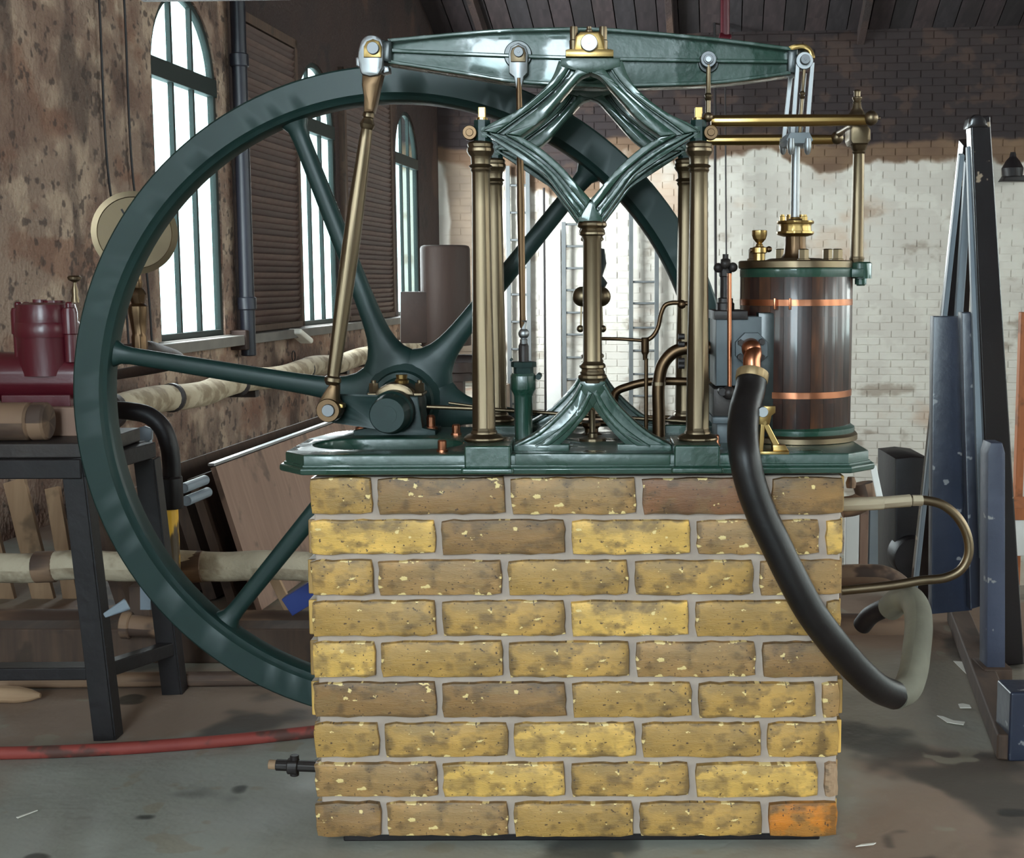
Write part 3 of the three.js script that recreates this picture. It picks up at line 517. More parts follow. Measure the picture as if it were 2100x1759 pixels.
// the curved diamond frames over the columns and the arched feet below: front one measured, back one the same
{
  const N = 40, arms = [];
  const outT = [[1146, 124], [1130, 163], [1099, 197], [1054, 230], [1008, 252], [986, 268.5]], inT = [[1209, 151], [1192, 158], [1173, 178], [1150, 204], [1112, 246], [1067, 279]];
  const outB = [[986, 270.5], [1020, 290], [1066, 316], [1116, 357], [1152, 405], [1187, 453]], inB = [[1067, 280], [1108, 304], [1150, 340], [1184, 378], [1211, 409]];
  const flip = (l) => l.map(([x, y]) => [2422 - x, y + (x < 1100 ? 1 : 0)]);
  arms.push([smooth(outT, N), smooth(inT, N)], [smooth(flip(outT), N), smooth(flip(inT), N)], [smooth(outB, N), smooth(inB, N)], [smooth(flip(outB), N), smooth(flip(inB), N)]);
  const strip = (arm, k0, k1, z0, z1, bevel) => {
    const lerp = (i, k) => [arm[0][i][0] + (arm[1][i][0] - arm[0][i][0]) * k, arm[0][i][1] + (arm[1][i][1] - arm[0][i][1]) * k], p = [];
    for (let i = 0; i <= N; i++) p.push(lerp(i, k0));
    for (let i = N; i >= 0; i--) p.push(lerp(i, k1));
    return pplate(p, ZC + 0.02, z0, z1, bevel);
  };
  const zf = ZC + 0.022;
  const make = () => {
    const core = [], mould = [];
    arms.forEach((arm, i) => {
      core.push(strip(arm, 0.02, 0.98, ZC - 0.02, zf - 0.018, 0.001));
      mould.push(strip(arm, i < 2 ? 0.0 : 0.19, i < 2 ? 0.38 : 0.42, ZC - 0.014, zf, 0.0024), strip(arm, 0.6, 1, ZC - 0.022, zf + 0.003, 0.0028), strip(arm, i < 2 ? 0.38 : 0.42, i < 2 ? 0.44 : 0.47, ZC - 0.01, zf - 0.006, 0.001));
      if (i > 1) mould.push(strip(arm, 0.0, 0.13, ZC - 0.022, zf - 0.004, 0.002));
    });
    core.push(pplate([[1150, 137], [1150, 119], [1272, 119], [1272, 137], [1240, 146], [1211, 150], [1182, 146]], ZC + 0.02, ZC - 0.022, zf + 0.002, 0.003));
    core.push(pplate([[1186, 455], [1186, 447], [1207, 412], [1214, 412], [1236, 447], [1236, 455]], ZC + 0.02, ZC - 0.02, zf - 0.002, 0.003));
    for (const s of [[984, 257, 1000, 283], [1422, 257, 1438, 284]]) core.push(pplate([[s[0], s[1]], [s[2], s[1]], [s[2], s[3]], [s[0], s[3]]], ZC + 0.02, ZC - 0.018, zf - 0.006, 0.004));
    return [core, mould];
  };
  const fo = smooth([[1190, 786], [1171, 819], [1138, 855], [1098, 888], [1052, 913]], N), fi = smooth([[1215, 835], [1192, 865], [1169, 892], [1146, 914]], N), fm = smooth([[1207, 800], [1185, 838], [1155, 872], [1118, 900], [1096, 914]], N);
  const mirror = (l) => l.map(([x, y]) => [2431 - x, y]);
  const zone = (a, b, z0, z1, bev) => [[a, b], [mirror(a), mirror(b)]].map(([p, q]) => pplate([...p, ...q.slice().reverse()], ZC + 0.02, z0, z1, bev));
  const foot = () => [
    [...zone(fo, fi, ZC - 0.02, zf - 0.004, 0.002), pplate([[1190, 782], [1241, 782], [1243, 795], [1215.5, 836], [1188, 795]], ZC + 0.02, ZC - 0.02, zf - 0.003, 0.002), pplate([[1052, 911], [1168, 911], [1168, 929], [1052, 929]], ZC + 0.02, ZC - 0.02, zf - 0.002, 0.003), pplate([[1266, 911], [1378, 911], [1378, 929], [1266, 929]], ZC + 0.02, ZC - 0.02, zf - 0.002, 0.003)],
    [...zone(fo, smooth([[1196, 789], [1177, 824], [1144, 861], [1106, 894], [1068, 913]], N), ZC - 0.01, zf + 0.002, 0.0035), ...zone(fm, smooth([[1215, 806], [1194, 848], [1165, 882], [1134, 908], [1124, 914]], N), ZC - 0.01, zf + 0.003, 0.004)],
  ];
  const shift = (l, dz) => (dz ? merge(l).translate(0, 0, dz) : l);
  for (const dz of [0, ZB - ZC]) {
    const [core, mould] = make(), f = E('diamond_frame', shift(core, dz), M.green, dz ? 'back diamond frame' : 'front diamond frame with concave sides');
    part(f, 'moulding', shift(mould, dz), M.green);
    const [fc, fmold] = foot(), a = E('arched_foot', shift(fc, dz), M.green, dz ? 'back arched foot' : 'front arched foot');
    part(a, 'moulding', shift(fmold, dz), M.green);
    const B = dz ? (g) => merge(g).translate(0, 0, dz) : (g) => g;
    const br = E('trunnion_bearing', B([pplate([[1160, 118], [1160, 104], [1166, 102], [1252, 102], [1258, 104], [1258, 118]], ZC + 0.02, ZC - 0.022, ZC + 0.03, 0.003), pplate([[1176, 104], [1180, 74], [1190, 64], [1228, 64], [1238, 74], [1242, 104]], ZC + 0.02, ZC - 0.018, ZC + 0.02, 0.004)]), M.brass, 'brass trunnion bearing');
    for (const px of [1177, 1237]) part(br, 'stud', B(upright(px, [[9, 104], [9.5, 84], [8, 82], [8.5, 62], [7.5, 55]], ZC + 0.01, 18)), M.bronze);
    part(br, 'oiler', B(upright(1208, [[8, 68], [7, 62], [5, 60], [5, 55]], ZC + 0.01, 16)), M.bronze);
    part(br, 'trunnion', B([disc(1208, 87, 17.5, ZC - 0.1, ZC + 0.038), disc(1208, 87, 3, ZC + 0.03, ZC + 0.0388, 12)]), M.steel);
  }
}
// the rocking beam
{
  const up = smooth([[800, 86], [1000, 68], [1100, 64], [1210, 63], [1300, 68], [1467, 84], [1618, 103]], 60), lo = smooth([[800, 132], [967, 158], [1060, 172], [1210, 181], [1300, 180], [1467, 174], [1618, 155]], 60), ct = smooth([[800, 107], [1000, 116], [1200, 123], [1400, 127], [1618, 130]], 60);
  const off = (l, d) => l.map(([x, y]) => [x, y + d]), band = (a, b, z0, z1, bv) => pplate([...a, ...b.slice().reverse()], ZM, z0, z1, bv);
  const web = E('beam', band(up, lo, ZM - 0.012, ZM + 0.012, 0.001), M.green, 'green rocking beam');
  part(web, 'flange', [band(off(up, -2), off(up, 6), ZM - 0.028, ZM + 0.028, 0.0025), band(off(lo, -6), off(lo, 2), ZM - 0.028, ZM + 0.028, 0.0025)], M.green);
  part(web, 'middle_rib', band(off(ct, -4), off(ct, 4), ZM - 0.024, ZM + 0.024, 0.002), M.green);
  for (const [px, py, r] of [[1062, 112, 29], [1453, 128, 21]]) part(web, 'boss', disc(px, py, r, ZM - 0.02, ZM + 0.02), M.greenBlack);
  part(web, 'pivot_boss', disc(1208, 118, 44, ZM - 0.04, ZM + 0.04), M.green);
  const tongue = [[[758, 78], [800, 86], [800, 124], [758, 122]], [[1618, 106], [1645, 98], [1660, 112], [1650, 136], [1618, 146]]];
  [[797, 86, 134], [1622, 104, 157]].forEach(([x, a, b], i) => part(web, 'end_cap', [pplate([[x - 11, a + 4], [x + 11, a], [x + 11, b], [x - 11, b - 4]], ZM, ZM - 0.03, ZM + 0.03, 0.006), pplate(tongue[i], ZM, ZM - 0.013, ZM + 0.013, 0.004)], M.greenBlack));
  part(web, 'cap_ring', [pplate(smooth([[1612, 100], [1622, 96], [1640, 94], [1654, 98], [1664, 110], [1667, 124], [1658, 122], [1652, 110], [1640, 105], [1622, 108], [1612, 106]], 60), ZM, ZM - 0.028, ZM + 0.028, 0.004)], M.brass);
}
// connecting rod from the beam to the crank pin
{
  const zt = -0.215, zb = -0.2, P = (x, y) => { const t = (y - 100) / 742; return at(x, y, zt + (zb - zt) * t); };
  const a = P(757, 228), b = P(681, 790), m = mpp(500, -0.2);
  const cr = E('connecting_rod', turned(a, b, [[9, 0], [12, 0.012], [12, 0.022], [10, 0.026], [13.5, 0.04], [16, 0.048], [13.5, 0.06], [11.5, 0.066], [13, 0.1], [17, 0.35], [18.3, 0.5], [17, 0.68], [13.2, 0.955], [13, 0.965], [17, 0.972], [17.5, 0.985], [14, 0.995], [12, 1]].map(([r, t]) => [r * m, t]), 40), M.bronze, 'tapering bronze connecting rod');
  const strap = [...smooth([[741, 150], [736, 120], [741, 90], [752, 76], [768, 74], [781, 80], [787, 92], [788, 120], [786, 142]], 30)];
  part(cr, 'strap', [pplate([...strap, [778, 156], [760, 159], [745, 155]], -0.2, -0.25, -0.186, 0.006), pplate([[729, 118], [738, 114], [738, 138], [730, 134]], -0.2, -0.235, -0.2, 0.004), pplate([[786, 134], [797, 136], [798, 147], [786, 150]], -0.2, -0.235, -0.2, 0.004)], M.steel, 'steel strap end');
  part(cr, 'bearing_brass', pplate([[746, 118], [746, 96], [752, 85], [765, 80], [778, 85], [783, 96], [782, 118]], -0.185, -0.2, -0.181, 0.003), M.brass);
  part(cr, 'upper_pin', disc(764, 98, 12.5, -0.25, -0.172), M.pin);
  part(cr, 'fork', pplate([[745, 155], [786, 154], [780, 178], [773, 212], [768, 232], [748, 232], [748, 200], [744, 176]], -0.21, -0.232, -0.194, 0.006), M.bronzeDark);
  part(cr, 'lower_fork', pplate([[680, 786], [694, 788], [694, 815], [696, 836], [650, 836], [662, 812], [672, 796]], -0.2, -0.225, -0.18, 0.006), M.bronzeDark);
  part(cr, 'big_end', disc(672, 842, 24.5, -0.232, -0.176, 40), M.bronzeDark);
  part(cr, 'wedge', pplate([[696, 826], [706, 828], [706, 836], [696, 838]], -0.2, -0.22, -0.19, 0.003), M.brass);
}
// rods hung from the beam: air pump rod on the left, pump rod and piston links on the right
{
  const z = ZM + 0.035, m = mpp(400, z);
  const r1 = E('air_pump_rod', [turned(at(1072, 672, z), at(1064, 160, z), [[5.5, 0], [7, 0.02], [6, 0.05], [8, 0.5], [6, 0.9], [5.5, 1]].map(([r, t]) => [r * m, t]), 20)], M.bronzeDark, 'slender air pump rod');
  part(r1, 'fork', [pplate([[1044, 150], [1043, 112], [1047, 96], [1063, 88], [1079, 96], [1083, 112], [1082, 150], [1074, 158], [1068, 190], [1060, 190], [1054, 158]], z, z - 0.02, z + 0.004, 0.004)], M.steel);
  part(r1, 'fork_brass', pplate([[1048, 128], [1047, 110], [1051, 100], [1063, 93], [1075, 100], [1079, 110], [1078, 128]], z, z - 0.01, z + 0.009, 0.003), M.bronze);
  part(r1, 'pin', [disc(1063, 106, 10, z - 0.03, z + 0.016), disc(1063, 106, 2.5, z, z + 0.0168, 12)], M.pin);
  part(r1, 'ball_joint', [upright(1074, [[7, 705], [8, 697], [6, 694], [6, 660], [8, 657]], z, 20), ball(at(1074, 684, z), 11.5 * m)], M.steel);
  const pump = E('air_pump', upright(1074, [[18, 906], [19, 812], [21, 806], [26, 797], [26, 770], [23, 765]], ZM + 0.02, 36), M.green, 'green air pump barrel');
  part(pump, 'gland', upright(1074, [[20, 766], [20, 752], [26, 752], [26, 742], [22, 741]], ZM + 0.02, 8), M.greenDark);
  part(pump, 'plunger', upright(1074, [[10.5, 742], [10.5, 709], [9, 706], [7, 700]], ZM + 0.02, 24), M.darkIron);
  part(pump, 'lug', [disc(1104, 773, 6, ZM - 0.02, ZM + 0.03), disc(1048, 738, 3, ZM, ZM + 0.02)], M.greenDark);
  part(pump, 'foot', upright(1074, [[32, 912], [32, 904], [26, 901], [20, 900]], ZM + 0.02, 36), M.green);
  const r2 = E('feed_pump_rod', turned(at(1452, 240, z), at(1453, 128, z), [[5, 0], [5, 0.3], [8, 0.33], [6, 0.36], [8, 0.4], [5, 0.44], [4.6, 0.9], [5, 1]].map(([r, t]) => [r * m, t]), 20), M.bronze, 'short pump rod with turned beads');
  part(r2, 'eye', [disc(1453, 121, 16.5, z - 0.03, z + 0.004), disc(1453, 121, 10, z - 0.03, z + 0.009)], M.pin);
  part(r2, 'pin', disc(1453, 121, 6, z - 0.03, z + 0.016), M.steel);
  // links
  const L = (x0, y0, x1, y1, zz, w, name, mat) => beam(at(x0, y0, zz), at(x1, y1, zz), w * mpp(200, zz), 0.006, V(0, 0, 1), 0.001);
  const lk = E('piston_link', [L(1636, 128, 1624, 300, ZM + 0.045, 8), L(1666, 128, 1653, 300, ZM + 0.045, 8), L(1622, 150, 1606, 300, ZM - 0.045, 8), L(1650, 150, 1636, 300, ZM - 0.045, 8)], M.steel, 'paired steel link straps');
  part(lk, 'distance_rod', turned(at(1639, 290, ZM + 0.045), at(1649, 140, ZM + 0.045), [[3.5, 0], [3.5, 0.58], [6, 0.6], [4, 0.63], [6, 0.66], [3, 0.69], [3.2, 1]].map(([r, t]) => [r * m, t]), 18), M.bronze);
  part(lk, 'link_head', [disc(1650, 124, 18, ZM + 0.03, ZM + 0.05), disc(1645, 124, 18, ZM - 0.05, ZM - 0.03)], M.steel);
  part(lk, 'link_pin', [disc(1652, 121, 10, ZM - 0.06, ZM + 0.062), disc(1652, 121, 2.5, ZM, ZM + 0.063, 12)], M.pin);
  part(lk, 'crosshead', [pplate([[1604, 292], [1612, 276], [1652, 276], [1660, 292], [1654, 300], [1610, 300]], ZM, ZM - 0.05, ZM + 0.05, 0.005), upright(1631, [[14, 272], [17, 262], [12, 258]], ZM, 20)], M.greyPaint);
  for (const [x, zz] of [[1622, ZM + 0.046], [1656, ZM + 0.046], [1606, ZM - 0.046]]) part(lk, 'crosshead_cap', upright(x, [[7, 284], [8, 300], [6, 312], [3, 317]], zz, 18), M.steel);
  // parallel motion: bronze tubes front and back, from the columns to the finial post
  for (const zz of [ZC, ZB]) {
    const p0 = at(1458, 248, ZC), p1 = at(1784, 246, ZC), q = mpp(248, ZC); p0.z = p1.z = zz;
    const tb = E('radius_rod', turned(p0, p1, [[9, 0], [11.5, 0.02], [12.4, 0.3], [12.4, 0.6], [11, 0.97], [10, 1]].map(([r, t]) => [r * q, t]), 28), M.brass, zz === ZC ? 'front brass radius rod' : 'back brass radius rod');
    const e0 = at(1452, 241, ZC), e1 = at(1785, 243, ZC); e0.z = e1.z = zz + 0.005;
    part(tb, 'end_ball', [ball(e0, 10 * q), ball(e1, 15 * q), rod(e1.clone().add(V(10 * q, 0, 0)), e1.clone().add(V(19 * q, 0, 0)), 3 * q)], M.bronze);
  }
  const zp = -0.2, tie = E('finial_post', upright(1759, [[13, 540], [15, 532], [15.5, 529], [13.8, 526], [13.8, 520], [12.3, 400], [11.5, 316], [14, 313], [12, 310], [15, 306], [17, 300], [19, 297]], zp, 36, 430), M.bronze, 'bronze post with turned finial');
  part(tie, 'post_head', [pplate([[1738, 268], [1742, 260], [1774, 260], [1780, 268], [1780, 290], [1774, 298], [1742, 298], [1738, 290]], zp, zp - 0.03, zp + 0.03, 0.006), (() => { const a = at(1757, 246, zp); return rod(V(a.x, a.y - 0.006, ZB), V(a.x, a.y - 0.006, ZC), 0.007); })(), upright(1757, [[18, 262], [18, 244]], zp, 24)], M.bronze);
  part(tie, 'finial', upright(1757, [[24, 244], [22, 239], [15, 231], [10, 222], [8, 212], [9, 210], [7, 208], [10, 202], [10, 200], [6.5, 198], [6.5, 190], [7.5, 187], [5, 184.5]], zp, 28), M.bronze);
}
// cylinder
{
  const cx = 1631, z = ZM, C = at(cx, 700, z), fy = (y) => 576 + (y - 576) * 0.954;   // the near side of the barrel stands in front of its axis
  const cyl = E('cylinder', upright(cx, [[106, 900], [106, 566]], z, 64, 700), M.greenBlack, 'wood lagged steam cylinder with copper bands');
  const rL = 108 * mpp(700, z), yb = at(cx, fy(884), z).y, yt = at(cx, 567, z).y, n = 26;
  for (let k = 0; k < n; k++) {
    const a0 = (k / n) * Math.PI * 2, h = (Math.PI * 2) / n * 0.982, s = [];
    for (let i = 0; i <= 5; i++) s.push([(rL + 0.0055) * Math.cos(a0 + (h * i) / 5), (rL + 0.0055) * Math.sin(a0 + (h * i) / 5)]);
    for (let i = 5; i >= 0; i--) s.push([(rL - 0.004) * Math.cos(a0 + (h * i) / 5), (rL - 0.004) * Math.sin(a0 + (h * i) / 5)]);
    part(cyl, 'stave', slab(s.map(([x, zz]) => [x + C.x, zz + z]), yb, yt, 0.0012, [], 2), M.lagging[(k * 7) % 4]);
  }
  const ring = (r0, y0, y1, t = 0.0025) => upright(cx, [[r0 - 4, fy(y0)], [r0, fy(y0) - 1.5], [r0, fy(y1) + 1.5], [r0 - 4, fy(y1)]], z, 72, 700);
  const b1 = part(cyl, 'copper_band', [ring(114.5, 629, 613), pplate([[1572, 610], [1577, 610], [1577, 632], [1572, 632]], z, -0.13, -0.12, 0.001), pplate([[1601, 610], [1606, 610], [1606, 632], [1601, 632]], z, -0.124, -0.114, 0.001)], M.copper);
  part(cyl, 'copper_band', ring(114.5, 821, 805), M.copper);
  part(cyl, 'upper_flange', [upright(cx, [[110, 570], [114, 569], [115, 566], [115, 553], [113, 550]], z, 72, 700), pplate([[1735, 551], [1760, 551], [1760, 569], [1735, 569]], z, -0.225, -0.17, 0.004)], M.green);
  part(cyl, 'post_lug', [upright(1765, [[12, 583], [12, 571], [22, 571], [22, 540], [18, 537]], -0.2, 28), upright(1765, [[8, 586], [11, 582], [11, 570]], -0.2, 6)], M.green);
  const lid = part(cyl, 'lid', upright(cx, [[113, 551], [116, 549], [116, 537], [114, 534.5], [60, 533], [52, 530], [30, 529]], z, 72, 540), M.bronze);
  part(cyl, 'lower_flange', upright(cx, [[118, fy(897)], [119, fy(893)], [119, fy(886)], [113, fy(882)], [110, fy(878)]], z, 72, 880), M.green);
  part(cyl, 'base_ring', upright(cx, [[118, fy(915)], [125, fy(912)], [125, fy(902)], [122, fy(898)], [118, fy(896)]], z, 72, 900), M.bronze);
  part(cyl, 'foot_ring', upright(cx, [[96, 916], [96, 893]], z, 48, 920), M.greenBlack);
  part(cyl, 'neck', upright(cx, [[34, 532], [28, 528], [24, 520], [21.5, 500], [21.5, 485], [25, 481]], z, 40, 500), M.bronzeDark);
  part(cyl, 'stuffing_box', upright(cx, [[25, 485], [35, 482], [38, 479], [38, 475], [33, 474], [32, 465], [33, 460], [37, 459], [38, 456], [37, 453], [20, 452], [13, 449], [12, 446], [9, 445]], z, 44, 465), M.brass);
  part(cyl, 'piston_rod', upright(cx, [[8.6, 460], [8.6, 285]], z, 28, 380), M.steel);
    for (const [px, dz] of [[1604, 0.012], [1650, 0.012], [1617, -0.03], [1642, -0.03]]) part(cyl, 'gland_nut', upright(px, [[6, 455], [6, 444], [4.5, 443], [4.5, 440]], z + dz, 6), M.brass);
  for (const [px, dz, h] of [[1717, 0.045, 0], [1697, -0.06, 2], [1545, 0.03, 0], [1648, 0.095, 0], [1600, -0.1, 0]]) part(cyl, 'lid_nut', [upright(px, [[14, 534], [14, 531], [11, 530], [11, 512], [8, 510]], z + dz, 6)], M.bronze);
  const oc = part(cyl, 'oil_cup', upright(1557, [[12, 534], [12, 520], [16, 518], [16, 508], [8, 505], [7, 501], [5, 499], [8, 496], [13, 490], [15.5, 482], [15.5, 473], [13.5, 472], [12.5, 482], [4, 489]], z + 0.06, 28), M.brass);
  part(cyl, 'cup_tap', [rod(at(1538, 513, z + 0.06), at(1579, 511, z + 0.06), 0.0045), ball(at(1577, 511, z + 0.06), 0.006)], M.bronzeDark);
}
// steam chest and valve gear in front of the cylinder
{
  const ch = E('steam_chest', pplate([[1466, 648], [1560, 648], [1560, 790], [1466, 790]], -0.15, -0.26, -0.128, 0.004), M.castIron, 'blue grey steam chest');
  part(ch, 'cover', pplate([[1464, 637], [1533, 637], [1533, 655], [1464, 655]], -0.13, -0.27, -0.12, 0.003), M.darkIron);
  part(ch, 'lower_box', pplate([[1462, 796], [1540, 796], [1540, 853], [1462, 853]], -0.14, -0.26, -0.13, 0.004), M.darkIron);
  part(ch, 'foot', [pplate([[1460, 854], [1545, 854], [1545, 868], [1460, 868]], -0.13, -0.28, -0.12, 0.003), pplate([[1470, 868], [1530, 868], [1530, 922], [1470, 922]], -0.15, -0.26, -0.15, 0.003)], M.castIron);
  part(ch, 'port_block', pplate([[1552, 640], [1588, 640], [1588, 900], [1552, 900]], -0.15, -0.27, -0.13, 0.004), M.greenBlack);
  const oct = []; for (let i = 0; i < 8; i++) oct.push([1541 + 36 * Math.cos((i + 0.5) * 0.785), 715 + 36 * Math.sin((i + 0.5) * 0.785)]);
  part(ch, 'pipe_flange', pplate(oct, -0.12, -0.13, -0.115, 0.003), M.castIron);
  for (const [x, y] of [[1520, 703], [1563, 701], [1519, 732], [1563, 733]]) part(ch, 'flange_bolt', disc(x, y, 7, -0.116, -0.106, 6), M.darkIron);
  const el = at(1540, 712, -0.1);
  part(ch, 'brass_elbow', [tube([V(el.x, el.y, -0.12), V(el.x, el.y, -0.085), V(el.x, el.y - 0.012, -0.066), at(1542, 738, -0.06), at(1543, 765, -0.056)], 0.0165, 30, 24), ball(at(1541, 716, -0.075), 0.0185)], M.copper);
  part(ch, 'valve_gland', upright(1487, [[19, 640], [19, 622], [16, 620], [16, 612], [11, 610], [11, 568], [13, 566], [14, 548], [10, 545], [10, 532], [6, 530], [6, 521]], -0.2, 24), M.darkIron);
  [[1473, 549], [1503, 548], [1487, 541]].forEach(([x, y], i) => part(ch, 'gland_lug', ball(at(x, y, -0.19 + (i === 2 ? 0.012 : 0)), 0.0095), M.darkIron));
  part(ch, 'valve_rod', rod(at(1496, 806, -0.1), at(1496, 560, -0.1), 0.0042), M.copper);
  part(ch, 'rod_joint', [ball(at(1494, 805, -0.1), 0.013), disc(1482, 804, 8, -0.12, -0.09)], M.darkIron);
  for (const [px, py] of [[1396, 706], [1396, 690], [1396, 740], [1396, 750]]) part(ch, 'stud', rod(at(px - 5, py, -0.25), at(px + 8, py, -0.25), 0.006), M.darkIron);
  // exhaust and feed pipes to the left of the chest
  const ex = E('exhaust_pipe', tube([at(1470, 713, -0.26), at(1412, 713, -0.26), at(1382, 722, -0.26), at(1360, 746, -0.26), at(1351, 785, -0.26), at(1351, 850, -0.26), at(1351, 912, -0.26)], 0.0128, 60, 22), M.bronzeDark, 'bent exhaust pipe');
  part(ex, 'collar', upright(1351, [[14.5, 790], [14.5, 783]], -0.26, 24), M.bronze);
  E('feed_pipe', [tube([at(1410, 622, -0.24), at(1378, 621, -0.24), at(1364, 626, -0.24), at(1356, 642, -0.24), at(1349, 672, -0.24), at(1338, 690, -0.24), at(1322, 700, -0.24)], 0.0045, 50, 14), tube([at(1216, 694, -0.24), at(1270, 695, -0.24), at(1318, 698, -0.24)], 0.0035, 20, 12), upright(1323, [[4.5, 738], [5, 728], [8, 722], [8, 700], [9, 694], [7, 692]], -0.24, 18), upright(1325, [[4.2, 908], [4.2, 735]], -0.24, 14), ball(at(1398, 624, -0.24), 0.009)], M.bronzeDark, 'thin branching feed pipe');
  E('drain_elbow', tube([at(1262, 858, -0.36), at(1262, 806, -0.36), at(1290, 792, -0.36), at(1330, 783, -0.36), at(1400, 782, -0.36), at(1462, 784, -0.36)], 0.0085, 40, 16), M.bronzeDark);
  E('eccentric_rod', [rod(at(875, 834, -0.34), at(1010, 839, -0.34), 0.0045), rod(at(1000, 839, -0.34), at(1440, 866, -0.34), 0.004), rod(at(920, 826, -0.37), at(1100, 850, -0.37), 0.003)], M.bronze, 'long thin eccentric rod');
  // reversing handle bracket
  const br = E('handle_bracket', [beam(at(1564, 868, 0.0), at(1559, 926, 0.0), 0.01, 0.008, V(0, 0, 1)), beam(at(1566, 862, 0.0), at(1592, 914, 0.0), 0.01, 0.008, V(0, 0, 1), 0.002, 0.012), pplate([[1556, 870], [1557, 840], [1566, 832], [1590, 832], [1590, 846], [1582, 852], [1578, 870], [1570, 874]], 0, -0.004, 0.004, 0.002), pplate([[1556, 924], [1617, 924], [1617, 931], [1556, 931]], 0.0, -0.03, 0.012, 0.002), pplate([[1584, 912], [1610, 912], [1617, 924], [1584, 924]], 0, -0.02, 0.006, 0.002)], M.brass, 'brass handle bracket');
  part(br, 'pivot', disc(1565, 845, 11, -0.01, 0.012), M.steel);
}
// governor behind the centre column
{
  const z = -0.3, gv = E('governor', [upright(1213, [[6, 905], [6, 560], [9, 556], [9, 548], [5, 545]], z, 20), upright(1213, [[22, 898], [22, 890], [14, 886], [14, 878], [20, 872], [20, 866], [9, 862]], z, 24)], M.bronzeDark, 'fly ball governor');
  part(gv, 'ball', ball(at(1194, 608, z), 0.0205), M.bronze); part(gv, 'ball', ball(at(1232, 608, z), 0.0205), M.bronze);
  for (const s of [-1, 1]) part(gv, 'arm', [beam(at(1213 + 4 * s, 560, z), at(1213 + 19 * s, 606, z), 0.005, 0.005, V(0, 0, 1), 0.001), beam(at(1213 + 20 * s, 612, z), at(1213 + 22 * s, 672, z), 0.004, 0.004, V(0, 0, 1), 0.001), ball(at(1213 + 23 * s, 674, z), 0.0075)], M.bronze);
  part(gv, 'bracket', pplate([[1208, 530], [1222, 505], [1240, 510], [1244, 540], [1236, 566], [1246, 580], [1240, 592], [1226, 590], [1216, 560]], z, z - 0.04, z - 0.02, 0.006), M.greenBlack);
  const pl = E('pulley', upright(1215, [[8, 916], [14, 914], [14, 906], [28, 903], [28, 898], [10, 896], [10, 888], [6, 886], [6, 840]], -0.2, 32), M.bronze, 'small brass pulley under the arch');
  E('stay_bar', [rod(at(1110, 867, -0.42), at(1300, 867, -0.42), 0.006), rod(at(1110, 852, -0.44), at(1420, 856, -0.44), 0.004)], M.bronzeDark);
}

// ---------------------------------------------------------------- hoses and pipes beside the plinth
{
  const h = thing('black_hose', 'thick black rubber hose looping from a brass elbow down past the plinth', 'hose', V(0.5, 0.2, 0));
  const H = [[1543, 772, -0.05], [1538, 800, -0.035], [1527, 840, 0.0], [1523, 890, 0.04], [1527, 935, 0.065], [1539, 990, 0.07], [1560, 1050, 0.07], [1588, 1110, 0.07], [1622, 1180, 0.068], [1660, 1250, 0.06], [1705, 1312, 0.04], [1755, 1370, 0.0], [1800, 1410, -0.04], [1835, 1425, -0.08]].map(([x, y, z]) => at(x, y, z));
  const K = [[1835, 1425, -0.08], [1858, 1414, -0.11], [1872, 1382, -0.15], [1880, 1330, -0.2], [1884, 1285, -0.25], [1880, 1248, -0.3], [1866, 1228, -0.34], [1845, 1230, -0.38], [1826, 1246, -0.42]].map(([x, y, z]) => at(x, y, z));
  part(h, 'hose', tube(H, 0.0282, 160, 28), M.rubber, 'black front length');
  part(h, 'lit_dusty_length', tube(K, 0.0284, 90, 28), M.rubberLitDust, 'dusty grey length behind with the backlight painted in');
  part(h, 'clamp', (() => { const a = at(1543.5, 764, -0.055), b = at(1541, 781, -0.046); return turned(a, b, [[0.027, 0], [0.0305, 0.05], [0.0305, 0.9], [0.0295, 1]], 32); })(), M.clamp);
  part(h, 'tail_coupling', tube([at(1832, 1244, -0.42), at(1812, 1248, -0.44), at(1785, 1262, -0.47), at(1768, 1282, -0.5)], 0.021, 24, 20), M.black);
  const g = thing('brass_pipe', 'bent brass pipe loop sticking out of the right end of the brick plinth', 'pipe', V(0.75, 0.4, -0.25));
  part(g, 'pipe', tube([[1800, 1030, -0.3], [1850, 1026, -0.3], [1900, 1026, -0.3], [1935, 1036, -0.3], [1965, 1062, -0.3], [1984, 1100, -0.3], [1986, 1138, -0.3], [1970, 1168, -0.3], [1940, 1184, -0.3], [1890, 1190, -0.3], [1830, 1200, -0.3], [1725, 1211, -0.3]].map(([x, y, z]) => at(x, y, z)), 0.0098, 140, 18), M.bronze);
  part(g, 'joint', [rod(at(1712, 1036, -0.3), at(1812, 1031, -0.3), 0.014), rod(at(1808, 1031, -0.3), at(1868, 1026, -0.3), 0.013), rod(at(1870, 1026, -0.3), at(1892, 1026, -0.3), 0.0115)], M.pipeLag);
  part(g, 'elbow', [tube([at(1725, 1040, -0.34), at(1755, 1035, -0.34), at(1775, 1020, -0.34), at(1770, 990, -0.34)], 0.022, 30, 18), upright(1745, [[9, 1000], [11, 990], [7, 978]], -0.3, 18)], M.pipeBrown);
  part(g, 'white_tape', beam(at(1790, 955, -0.33), at(1806, 1030, -0.31), 0.014, 0.004, V(0, 0, 1)), M.whitePaint);
}
